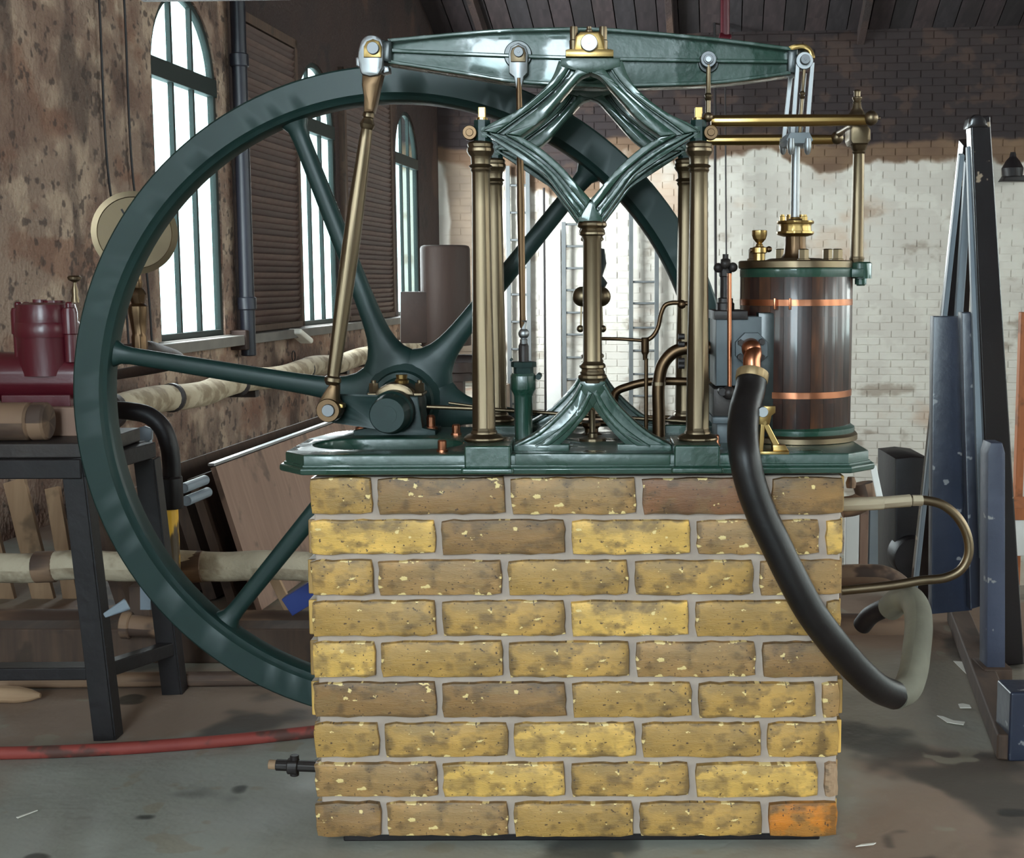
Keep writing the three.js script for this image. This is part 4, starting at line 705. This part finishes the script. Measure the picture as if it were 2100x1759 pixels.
{
  const pts = []; for (let i = 0; i <= 30; i++) { const px = -60 + i * 26, p = onFloor(px, 1553 - 54 * (i / 30) ** 1.8 - 8, 0.014); pts.push(V(p.x, 0.0145, p.z)); }
  solo('red_hose', 'faded red rubber hose lying across the floor left of the plinth', 'hose', tube(pts, 0.0145, 120, 16), M.redHose);
  const zt = -0.16, t = thing('drain_tap', 'small dark drain tap poking out of the left end of the plinth near the floor', 'tap', V(BL - 0.04, 0.1, zt));
  part(t, 'body', [rod(at(566, 1568, zt), at(668, 1572, zt), 0.0115), rod(at(590, 1570, zt), at(612, 1571, zt), 0.0165)], M.darkIron);
  part(t, 'spout', rod(at(551, 1567, zt), at(570, 1568, zt), 0.0095), M.woodPale, 'pale mouth');
  part(t, 'lever', [rod(at(604, 1590, zt), at(604, 1548, zt), 0.009)], M.darkIron);
}

// ---------------------------------------------------------------- pump, gauge and stand on the left
{
  const z0 = onFloor(212, 1516).z, z1 = onFloor(352, 1424).z, t = thing('machine_stand', 'black angle iron stand carrying the maroon pump at the left edge', 'stand', V(-1.25, 0, (z0 + z1) / 2));
  const legF = [at(146, 940, z0), onFloor(214, 1518)], legB = [at(294, 942, z1 + 0.03), onFloor(352, 1424)];
  legF[1].y = legB[1].y = 0;
  const angle = (a, b, w) => [beam(b, a, w, 0.008, V(0, 0, 1), 0.001), beam(b.clone().add(V(w / 2, 0, -w / 2)), a.clone().add(V(w / 2, 0, -w / 2)), 0.008, w, V(0, 0, 1), 0.001)];
  part(t, 'leg', angle(legF[0], legF[1], 0.048), M.black); part(t, 'leg', angle(legB[0], legB[1], 0.048), M.black);
  const far = V(-0.62, 0, 0);
  part(t, 'leg', angle(legF[0].clone().add(far), legF[1].clone().add(far).add(V(-0.12, 0, 0)), 0.048), M.black);
  part(t, 'leg', angle(legB[0].clone().add(far).add(V(-0.15, 0, 0)), legB[1].clone().add(far).add(V(-0.3, 0, 0)), 0.048), M.black);
  const yt = at(100, 941, z0).y, xr = at(168, 941, z0).x;
  part(t, 'rail', [bx(xr - 0.75, xr, yt - 0.045, yt, z0 - 0.02, z0 + 0.012), bx(xr - 0.62, xr + 0.03, yt - 0.045, yt, z1 - 0.01, z1 + 0.03), beam(V(xr - 0.01, yt - 0.022, z0), V(xr + 0.04, yt - 0.022, z1), 0.04, 0.04, V(0, 1, 0))], M.black);
  part(t, 'low_rail', [beam(at(-60, 1377, z0 - 0.02), at(186, 1375, z0 - 0.02), 0.03, 0.055, V(0, 0, 1)), beam(at(196, 1378, z0), at(346, 1330, z1), 0.035, 0.035, V(0, 1, 0))], M.black);
  part(t, 'shelf', [bx(xr - 0.74, xr + 0.02, yt, yt + 0.035, z1, z0 - 0.01, 0.004)], M.darkIron);
  // clutter on the stand
  const zt = (z0 + z1) / 2;
  const ys = yt + 0.035;
  solo('pipe_flange', 'brown dusty pipe piece lying on the black stand under the maroon pump', 'pipe', [rod(V(xr - 0.34, ys + 0.045, zt + 0.1), V(xr - 0.14, ys + 0.045, zt + 0.1), 0.045), rod(V(xr - 0.14, ys + 0.045, zt + 0.1), V(xr - 0.1, ys + 0.045, zt + 0.1), 0.045)], M.pipeBrown);
  solo('wooden_block', 'pale grey wooden packing block under the maroon pump', 'block', bx(xr - 0.26, xr - 0.04, ys, ys + 0.07, zt - 0.1, zt + 0.02), M.woodBrown);
  solo('wooden_block', 'second packing block, at the left edge under the maroon pump', 'block', bx(xr - 0.5, xr - 0.38, ys, ys + 0.07, zt - 0.1, zt + 0.02), M.woodDark);
  const zm = zt - 0.06, p = thing('steam_pump', 'maroon painted cast iron steam pump standing on the black stand', 'pump', V(-1.35, ys + 0.07, zm));
  part(p, 'body', [upright(98, [[58, 768], [59, 690], [60, 684], [60, 656], [60, 640], [56, 624], [40, 620]], zm, 40, 700), (() => { const a = at(-90, 772, zm), b = at(190, 772, zm), q = mpp(770, zm); return turned(a, b, [[50, 0], [52, 0.05], [50, 0.5], [47, 0.9], [42, 1]].map(([r, s]) => [r * q, s]), 40); })()], M.maroon);
  const q = mpp(650, zm);
  for (const [px, dz] of [[43, 0.02], [147, 0.04], [60, -0.06], [130, -0.06]]) { const st = part(p, 'stud_pillar', upright(px, [[12, 742], [12, 686], [15, 684], [15, 640], [13, 632], [7, 630], [7, 622], [5, 619]], zm + dz, 20), M.maroon); }
  part(p, 'top_plate', upright(98, [[62, 690], [63, 686], [63, 664], [61, 660]], zm, 40), M.maroon);
  part(p, 'boss', [upright(82, [[14, 626], [14, 614]], zm, 24), upright(112, [[20, 626], [20, 616]], zm, 24)], M.maroon);
  part(p, 'foot', [bx(at(20, 812, zm).x, at(160, 812, zm).x, ys + 0.068, at(90, 806, zm).y, zm - 0.05, zm + 0.05)], M.maroon);
  part(p, 'oil_cup', upright(155, [[9, 620], [8, 612], [6, 604], [7, 596], [4, 585], [3, 579], [13, 573], [14, 568], [10, 565]], zm, 20), M.bronze);
}
{
  const z = -1.05, c = at(276, 478, z), g = thing('pressure_gauge', 'round brass pressure gauge on an upright pipe, half hidden behind the flywheel rim', 'gauge', V(c.x, 0.6, z));
  const body = (l) => merge(l).translate(-c.x, -c.y, -c.z).rotateY(0.35).translate(c.x, c.y, c.z);
  part(g, 'case', body([turned(V(c.x, c.y, z - 0.06), V(c.x, c.y, z + 0.03), [[0.06, 0], [0.085, 0.1], [0.096, 0.3], [0.096, 0.85], [0.104, 0.88], [0.106, 0.97], [0.092, 1], [0.09, 0.94]], 56)]), M.bronze);
  part(g, 'dial', body(turned(V(c.x, c.y, z + 0.016), V(c.x, c.y, z + 0.021), [[0.09, 0], [0.09, 1]], 48)), M.gauge, 'yellowed dial');
  part(g, 'needle', body(beam(V(c.x + 0.01, c.y - 0.02, z + 0.024), V(c.x - 0.03, c.y + 0.06, z + 0.024), 0.005, 0.002, V(0, 0, 1), 0)), M.black);
  part(g, 'stem', upright(287, [[16, 716], [16, 690], [14, 684], [17, 660], [20, 640], [20, 628], [13, 622], [16, 612], [18, 604], [14, 594], [10, 590], [12, 580], [10, 574], [9, 560]], z, 24), M.bronzeDark);
  part(g, 'pipe', tube([at(150, 724, z + 0.05), at(200, 722, z), at(260, 722, z), at(287, 716, z), at(330, 722, z - 0.3), at(362, 742, z - 0.9), room(0.02, 0.62, 8)], 0.021, 60, 18), M.rust);
}
{
  const z = -1.18, t = thing('bent_pipe', 'bent black pipe running down into a yellow length behind the flywheel', 'pipe', V(-1.15, 0.3, z));
  part(t, 'black_bend', tube([[150, 838], [220, 840], [268, 843], [305, 852], [332, 876], [347, 915], [352, 960], [352, 1000]].map(([x, y]) => at(x, y, z)), 0.0245, 80, 22), M.black);
  part(t, 'coupling', upright(351, [[23, 1042], [25, 1038], [25, 980], [22, 976]], z, 28), M.black);
  part(t, 'yellow_length', upright(348, [[19, 1290], [19, 1038]], z, 28, 1100), M.yellow, 'chipped yellow length');
  part(t, 'lower_elbow', [tube([at(348, 1265, z), at(340, 1282, z), at(310, 1285, z), at(262, 1282, z)], 0.03, 30, 20), rod(at(270, 1282, z), at(250, 1281, z), 0.038)], M.pipeBrown);
}
{
  const z = -1.19, g = thing('steel_bracket', 'small grey steel bracket behind the flywheel rim above the black stand leg', 'bracket', at(275, 960, z));
  part(g, 'plate', pplate([[228, 892], [294, 874], [310, 880], [310, 902], [236, 926]], z, z - 0.02, z, 0.003), M.greyPaint);
  part(g, 'upright', pplate([[284, 895], [308, 893], [310, 1250], [288, 1250]], z - 0.03, z - 0.05, z - 0.025, 0.003), M.greyPaint);
  const f = onFloor(-20, 1440); f.y = 0.022;
  solo('tapered_timber', 'tan tapered piece of timber lying on the floor at the lower left edge', 'timber', turned(f, f.clone().add(V(0.13, -0.004, 0)), [[0.022, 0], [0.022, 0.55], [0.016, 0.8], [0.006, 1]], 16), M.woodPale);
  solo('cloth_scrap', 'small grey rag caught on the black stand leg', 'cloth', beam(at(214, 1262, z0r()), at(262, 1238, z0r()), 0.012, 0.008, V(0, 0, 1), 0.003, 0.03), M.greyPaint);
  function z0r() { return onFloor(212, 1516).z + 0.012; }
}
// pipes that cross behind the flywheel
{
  const z = -1.3, t = thing('crossing_pipe', 'grey lagged pipe crossing behind the flywheel, the upper of two', 'pipe', V(-0.9, 0.3, z), 'pipes crossing behind the flywheel');
  const q = []; for (let i = 0; i <= 24; i++) q.push(at(-80 + i * 34, 1160 - 2 * Math.sin(i * 1.1) + (i < 6 ? 6 - i : 0) * 1.5, z));
  part(t, 'lagging', tube(q, 0.0425, 120, 20), M.pipeLag);
  for (const px of [95, 398]) part(t, 'band', rod(at(px - 24, 1163, z), at(px + 22, 1161, z), 0.045), M.pipeBrown);
  const z2 = -1.55, t2 = thing('crossing_pipe', 'brown pipe crossing behind the flywheel near the floor, the lower of two', 'pipe', V(-0.4, 0.1, z2), 'pipes crossing behind the flywheel');
  part(t2, 'pipe', rod(at(-90, 1281, z2), at(1900, 1292, z2), 0.05), M.pipeBrown);
  for (const px of [180, 1690]) part(t2, 'collar', rod(at(px, 1281, z2), at(px + 24, 1281, z2), 0.058), M.pipeBrown);
  for (const x of [-1.4, -0.4]) part(t2, 'support', bx(x, x + 0.06, 0, 0.16, z2 - 0.06, z2 + 0.06), M.woodDark);
  const fl = (px, py) => onFloor(px, py);
  solo('floor_pipe', 'rusty brown pipe lying on the floor behind the flywheel', 'pipe', (() => { const a = fl(-60, 1412), b = fl(700, 1404); a.y = b.y = 0.02; return rod(a, b, 0.02); })(), M.pipeBrown);
  solo('timber_baulk', 'dark timber baulk lying on the floor under the crossing pipes', 'timber', (() => { const a = fl(-80, 1350), b = fl(680, 1350); a.y = b.y = 0.05; return beam(a, b, 0.1, 0.1, V(0, 1, 0), 0.006); })(), M.woodDark);
}
// boards leaning along the wall
{
  const dir = V(Math.sin(PHI), 0, -Math.cos(PHI)), top = at(437, 962, -1.8), bot = onFloor(532, 1262); bot.z = -1.8;
  const b2 = V(at(532, 1262, -1.8).x, 0.0, -1.8), board = (o, len, drop, th, back) => {
    const a = top.clone().add(o), c = b2.clone().add(o), up = a.clone().sub(c).normalize(), nrm = up.clone().cross(dir).normalize();
    a.addScaledVector(up, -drop); c.y = 0;
    const g = new THREE.BoxGeometry(a.distanceTo(c), len, th), m = new THREE.Matrix4().makeBasis(up, dir, nrm);
    const mid = a.clone().add(c).multiplyScalar(0.5).addScaledVector(dir, len / 2 + (back ?? 0));
    return g.applyMatrix4(m).translate(mid.x, mid.y + 0.006, mid.z);
  };
  solo('leaning_board', 'wide brown sheet of board leaning along the window wall left of the plinth', 'board', board(V(0, 0, 0), 2.6, 0, 0.018), M.woodBrown, 'boards leaning at the window wall');
  solo('leaning_board', 'dark narrow board leaning behind the wide brown sheet', 'board', board(V(-0.09, 0, 0), 2.4, 0.04, 0.03, 0.02), M.woodDark, 'boards leaning at the window wall');
  solo('lit_edge', 'bright strip painting in the window-lit top edge of the wide brown leaning sheet', 'strip', (() => { const a = top.clone().add(V(-0.006, 0.014, 0)), b = a.clone().addScaledVector(dir, 2.55); return beam(a, b, 0.024, 0.01, V(0, 1, 0), 0.003); })(), M.steel);  // steel strip paints in the window light on the edge of the sheet
  const s = (k) => V(-0.2 - 0.1 * k, 0, -0.15);
  for (let k = 0; k < 3; k++) solo('wooden_plank', ['dark plank leaning at the window wall, nearest to the brown sheet of three', 'dark plank leaning at the window wall, middle of three', 'dark plank leaning at the window wall, farthest from the brown sheet of three'][k], 'plank', board(s(k), 2.2, 0.02 + 0.06 * k, 0.04, -0.1 * k), k === 1 ? M.woodBrown : M.woodDark, 'planks leaning at the window wall');
  for (let k = 0; k < 2; k++) solo('steel_tube', ['grey steel tube end showing left of the brown sheet, the upper of two', 'grey steel tube end showing left of the brown sheet, the lower of two'][k], 'tube', (() => { const a = at(376 + 6 * k, 1001 + 26 * k, -1.6), b = a.clone().addScaledVector(dir, 0.17); return turned(a, b, [[0.009, 0.002], [0.011, 0], [0.016, 0.001], [0.016, 1]], 20); })(), M.greyPaint, 'steel tubes');
  const zl = -2.1;
  for (const [k, x0, y0, x1, y1, w, lab] of [[0, 30, 985, 96, 1250, 0.075, 'pale plank leaning behind the black stand leg, broadest of the three'], [1, 108, 1000, 150, 1250, 0.05, 'pale plank leaning just left of the black stand leg'], [2, -40, 1010, 20, 1250, 0.06, 'pale plank leaning at the far left edge under the stand']])
    solo('wooden_plank', lab, 'plank', beam(at(x1, y1, zl + 0.1), at(x0, y0, zl), w, 0.022, V(0, 0, 1), 0.002), M.woodPale, 'pale planks behind the stand');
  solo('wooden_rail', 'pale timber rail running behind the wheel above the brown pipe', 'timber', beam(at(560, 1180, -1.7), at(600, 1262, -1.66), 0.03, 0.02, V(0, 0, 1), 0.002), M.woodPale);
  solo('blue_box', 'small blue and white box corner showing beside the left end of the plinth', 'box', [beam(at(592, 1242, -1.5), at(660, 1200, -1.5), 0.06, 0.05, V(0, 0, 1), 0.002)], M.bluePlastic);
}
// tank in front of the far window
{
  const z = -6.4, t = thing('iron_tank', 'rusty brown cylindrical tank with a box on its left side, behind the bronze columns', 'tank', V(at(914, 700, z).x, 0, z));
  part(t, 'shell', upright(914, [[50, 708], [51, 704], [51, 510], [49, 505], [44, 503]], z, 40, 600), M.rust);
  part(t, 'side_box', pplate([[826, 598], [884, 598], [884, 702], [826, 702]], z, z - 0.12, z + 0.12, 0.01), M.rust);
  part(t, 'pedestal', upright(898, [[34, 812], [34, 780], [28, 776], [28, 712], [36, 706]], z, 28), M.rust);
  part(t, 'side_flange', [rod(at(905, 748, z), at(985, 748, z), 0.07), upright(944, [[28, 780], [28, 764], [34, 762], [34, 742]], z, 24)], M.rust);
  part(t, 'leg', bx(at(880, 800, z).x, at(900, 800, z).x, LOW, at(880, 790, z).y, z - 0.08, z + 0.08), M.rust); part(t, 'leg', bx(at(932, 800, z).x, at(952, 800, z).x, LOW, at(880, 770, z).y, z - 0.08, z + 0.08), M.rust);
}
// ladders on the back wall
{
  const zAt = (px) => { const X = at(px, 600, -11.5).x; return CORNER.z + (X - CORNER.x) * Math.tan(PHI) + 0.06; };
  const ladder = (p0, p1, top, rungs, label, bot = 900) => {
    const z = zAt((p0 + p1) / 2), t = thing('ladder', label, 'ladder', V(at((p0 + p1) / 2, 700, z).x, 0, z), 'ladders on the whitewashed wall');
    for (const p of [p0, p1]) { const a = at(p, top, z); part(t, 'rail', bx(a.x - 0.022, a.x + 0.022, LOW, a.y, z - 0.012, z + 0.02), M.ladder); }
    const a = at(p0, 700, z).x, b = at(p1, 700, z).x;
    for (const y of rungs) { const h = at(p0, y, z).y; part(t, 'rung', rod(V(a, h, z), V(b, h, z), 0.012, 0.012, 12), M.ladder); }
  };
  ladder(1041, 1082, 340, [380, 436, 492, 548, 604, 660, 716, 772, 828, 884], 'grey ladder on the whitewashed wall behind the air pump rod');
  ladder(1156, 1212, 455, [460, 505, 550, 595, 641, 686, 733, 778, 824, 870, 916], 'grey ladder on the whitewashed wall just left of the centre column');
  ladder(1294, 1347, 430, [578, 622, 672, 719, 767, 812, 858, 904], 'grey ladder on the whitewashed wall right of the centre column');
  const z = zAt(1134);
  solo('white_board', 'tall white board standing against the whitewashed wall left of the centre column', 'board', bx(at(1120, 600, z).x, at(1150, 600, z).x, LOW, at(1120, 470, z).y, z - 0.03, z + 0.01), M.whitePaint);
  solo('thin_pipe', 'thin dark pipe running up the whitewashed wall beside the white board', 'pipe', rod(V(at(1117, 600, z).x, LOW, z), V(at(1117, 600, z).x, at(1117, 385, z).y, z), 0.012), M.black);
  for (const [px, y0, n] of [[1469, 900, 0], [1490, 640, 1]]) { const zz = zAt(px) + 0.1; solo('hanging_cable', ['thick dark cable hanging down the wall right of the bronze columns', 'thin dark cable hanging down the wall above the valve gland'][n], 'cable', rod(at(px, y0, zz), at(px - 4, -40, zz), n ? 0.008 : 0.014), M.black, 'hanging cables'); }
  const lz = zAt(2078) + 0.1;
  const lamp = thing('wall_lamp', 'small dark bracket lamp high on the back wall at the right edge', 'lamp', at(2075, 372, lz));
  part(lamp, 'base', pplate([[2052, 372], [2108, 372], [2108, 360], [2060, 360]], lz, lz - 0.1, lz + 0.06, 0.01), M.black);
  part(lamp, 'body', upright(2076, [[20, 362], [22, 345], [14, 330], [7, 322], [5, 312]], lz, 20), M.black);
  solo('red_pipe', 'short red pipe hanging from the dark roof above the beam', 'pipe', [rod(at(1487, 78, -8), at(1487, -30, -8), 0.035), rod(at(1498, 84, -8), at(1474, 80, -8), 0.05)], M.maroon);
  // riveted girder at the upper left corner of the frame
  const zg = -2.2, gd = thing('steel_girder', 'pale blue riveted steel girder along the top edge at the upper left', 'girder', at(430, -30, zg));
  part(gd, 'web', beam(at(60, -20, zg - 0.05), at(720, -26, zg - 0.05), 0.006, 0.1, V(0, 0, 1), 0), M.greyPaint);
  part(gd, 'lower_flange', beam(at(285, -5, zg), at(590, -9, zg), 0.012, 0.09, V(0, 0, 1), 0.002), M.ladder);
  for (let i = 0; i < 7; i++) part(gd, 'rivet', ball(at(300 + i * 42, -3 - i * 0.6, zg + 0.046), 0.007, 12), M.greyPaint);
}
// tall trestle and posts on the right
{
  const apex = at(2000, 246, -1.2), t = thing('tall_trestle', 'tall glossy black pointed trestle with splayed legs standing at the right', 'trestle', V(1.08, 0, -1.2));
  const zn = -1.2, zf = -1.9;
  const near = V(at(2066, 1320, zn).x, 0, zn), far = V(at(1893, 1262, zf).x, 0, zf);
  part(t, 'front_leg', beam(near, at(2005, 240, -1.16), 0.085, 0.05, V(0, 0, 1), 0.006, 0.052, 0.05), M.trestle);
  part(t, 'top_cap', [pplate([[1985, 256], [1988, 243], [1997, 235], [2010, 235], [2020, 243], [2025, 256], [2025, 262], [1985, 262]], -1.14, -1.19, -1.13, 0.008)], M.trestle);
  part(t, 'rear_leg', [beam(V(at(1912, 1262, zf).x, 0, zf), at(1984, 290, -1.26), 0.15, 0.05, V(0, 0, 1), 0.004, 0.034, 0.05)], M.trestle);
  part(t, 'bright_edge', [beam(V(at(1925, 1262, zf + 0.05).x, 0, zf + 0.05), at(1987, 330, -1.2), 0.022, 0.02, V(0, 0, 1), 0.003), beam(V(at(2012, 1262, -1.2).x, 0.3, -1.2), at(1990, 300, -1.17), 0.022, 0.02, V(0, 0, 1), 0.003), beam(V(at(1872, 1262, zf + 0.06).x, 0, zf + 0.06), at(1972, 316, -1.24), 0.014, 0.02, V(0, 0, 1), 0.003)], M.greyPaint);  // pale strips paint in the bright edges of the glossy legs
  part(t, 'blue_board', pplate([[1912, 648], [1964, 648], [1992, 1250], [1908, 1258]], -1.3, -1.33, -1.29, 0.004), M.navy, 'upright blue board');
  part(t, 'side_board', pplate([[1972, 640], [2006, 640], [2034, 1020], [2024, 1240], [1990, 1250]], -1.2, -1.24, -1.2, 0.004), M.navy);
  const p = thing('blue_post', 'chamfered dark blue wooden post in front of the black trestle', 'post', V(at(2043, 1300, -0.95).x, 0, -0.95));
  part(p, 'post', pplate([[2024, 1372], [2026, 930], [2032, 908], [2056, 908], [2062, 930], [2062, 1372]], -0.95, -1.02, -0.95, 0.004), M.navyLit);
  part(p, 'foot_plate', pplate([[2014, 1400], [2014, 1368], [2072, 1368], [2072, 1400]], -0.95, -1.04, -0.93, 0.004), M.woodDark);
  const a = onFloor(1962, 1275), b = onFloor(2072, 1560); a.y = b.y = 0.03;
  solo('ground_sleeper', 'dark timber sleeper running along the floor beneath the trestle at the right', 'timber', beam(b, a, 0.06, 0.06, V(0, 1, 0), 0.006), M.woodDark);
  const zb = onFloor(2080, 1562).z;
  solo('blue_block', 'dark blue block on the floor in the lower right corner by the sleeper', 'block', bx(at(2070, 1500, zb).x, at(2070, 1500, zb).x + 0.2, 0, at(2062, 1420, zb).y, zb - 0.1, zb, 0.006), M.navy);
  const zc = -2.3, cab = thing('black_machine', 'black iron machine casing standing left of the tall trestle', 'machine', V(at(1868, 1200, zc).x, 0, zc));
  part(cab, 'casing', pplate([[1836, 1225], [1836, 940], [1872, 936], [1906, 940], [1908, 1225]], zc, zc - 0.3, zc, 0.01), M.black);
  part(cab, 'drum', disc(1876, 1145, 44, zc - 0.05, zc + 0.05), M.black);
  const zp = -2.0;
  solo('pipe_bend', 'dusty brown pipe bend showing between the brass loop and the plinth', 'pipe', tube([at(1715, 1180, zp), at(1770, 1178, zp), at(1815, 1182, zp), at(1850, 1205, zp), at(1862, 1240, zp)], 0.036, 40, 18), M.pipeBrown);
  const ze = -3.2;
  const stand = (n, l, c, x0, x1, y0, m) => solo(n, l, c, bx(at(x0, 1100, ze).x, at(x1, 1100, ze).x, LOW, at(x0, y0, ze).y, ze - 0.03, ze, 0.004), m);
  stand('white_strip', 'narrow white upright strip behind the brass pipe loop by the plinth', 'board', 1734, 1762, 1050, M.whitePaint);  // plain upright white strip
  stand('brown_batten', 'narrow brown board standing beside the narrow white strip', 'board', 1763, 1781, 1040, M.woodBrown);
  stand('steel_post', 'narrow blue grey steel post behind the brass pipe loop', 'post', 1783, 1808, 1020, M.greyPaint);
  stand('orange_post', 'narrow orange wooden post behind the brass pipe loop', 'post', 1810, 1822, 1060, M.woodOrange);
  const zr = -4.2;
  solo('wooden_pole', 'orange brown wooden pole standing at the right edge behind the trestle', 'pole', bx(at(2086, 900, zr - 0.5).x, at(2102, 900, zr - 0.5).x, LOW, at(2086, 640, zr - 0.5).y, zr - 0.55, zr - 0.5, 0.005), M.woodOrange);
  const box = thing('white_crate', 'white crate with an orange rim at the right edge behind the blue post', 'crate', at(2110, 1140, zr));
  part(box, 'crate', bx(at(2058, 1100, zr).x, at(2160, 1100, zr).x, at(2058, 1140, zr).y, at(2058, 1064, zr).y, zr - 0.35, zr), M.whitePaint);
  part(box, 'rim', bx(at(2056, 1100, zr).x, at(2162, 1100, zr).x, at(2058, 1066, zr).y, at(2058, 1042, zr).y, zr - 0.36, zr + 0.01), M.woodOrange);
  part(box, 'legs', [bx(at(2066, 1100, zr).x, at(2076, 1100, zr).x, LOW, at(2058, 1140, zr).y, zr - 0.06, zr - 0.01), bx(at(2140, 1100, zr).x, at(2150, 1100, zr).x, LOW, at(2058, 1140, zr).y, zr - 0.06, zr - 0.01)], M.woodDark);
}
// litter on the floor
{
  const scrap = (px, py, pts, label, s = 1) => {
    const c = onFloor(px, py), g = plate(pts.map(([x, y]) => [x * s, y * s]), 0, 0.0015, 0).rotateX(-Math.PI / 2), p = g.attributes.position;
    for (let i = 0; i < p.count; i++) p.setY(i, p.getY(i) + 0.002 + 0.12 * Math.abs(p.getX(i)) * Math.abs(Math.sin(p.getX(i) * 90)));
    solo('paper_scrap', label, 'paper', g.translate(c.x, 0, c.z), M.paper, 'scraps on the floor');
  };
  scrap(1952, 1482, [[-0.026, 0.04], [-0.012, 0.036], [0.006, 0.008], [0.03, -0.006], [0.02, -0.03], [0.008, -0.018], [-0.014, -0.008]], 'torn white paper scrap on the floor, nearest the camera at the right');
  scrap(1976, 1450, [[-0.014, -0.018], [0.014, -0.018], [0.016, 0.004], [0.004, 0.02], [-0.01, 0.014]], 'small rounded white scrap on the floor beside the sleeper');
  scrap(1986, 1380, [[-0.014, 0.1], [0.016, 0.09], [0.018, -0.02], [0.01, -0.11], [-0.008, -0.1], [-0.012, 0.0]], 'long white strip standing in for a shiny wet puddle on the floor behind the small rounded scrap');  // white strip stands in for the shine of a wet patch
  scrap(54, 1674, [[-0.014, -0.014], [0.012, 0.022], [0.015, 0.02], [-0.01, -0.016]], 'tiny white splinter on the floor at the lower left');
  scrap(1775, 1738, [[-0.02, -0.006], [0.016, 0.004], [0.022, 0.01], [-0.006, 0.008]], 'small pale chip on the floor by the lower right corner of the plinth');
}
renderer.render(scene, camera);
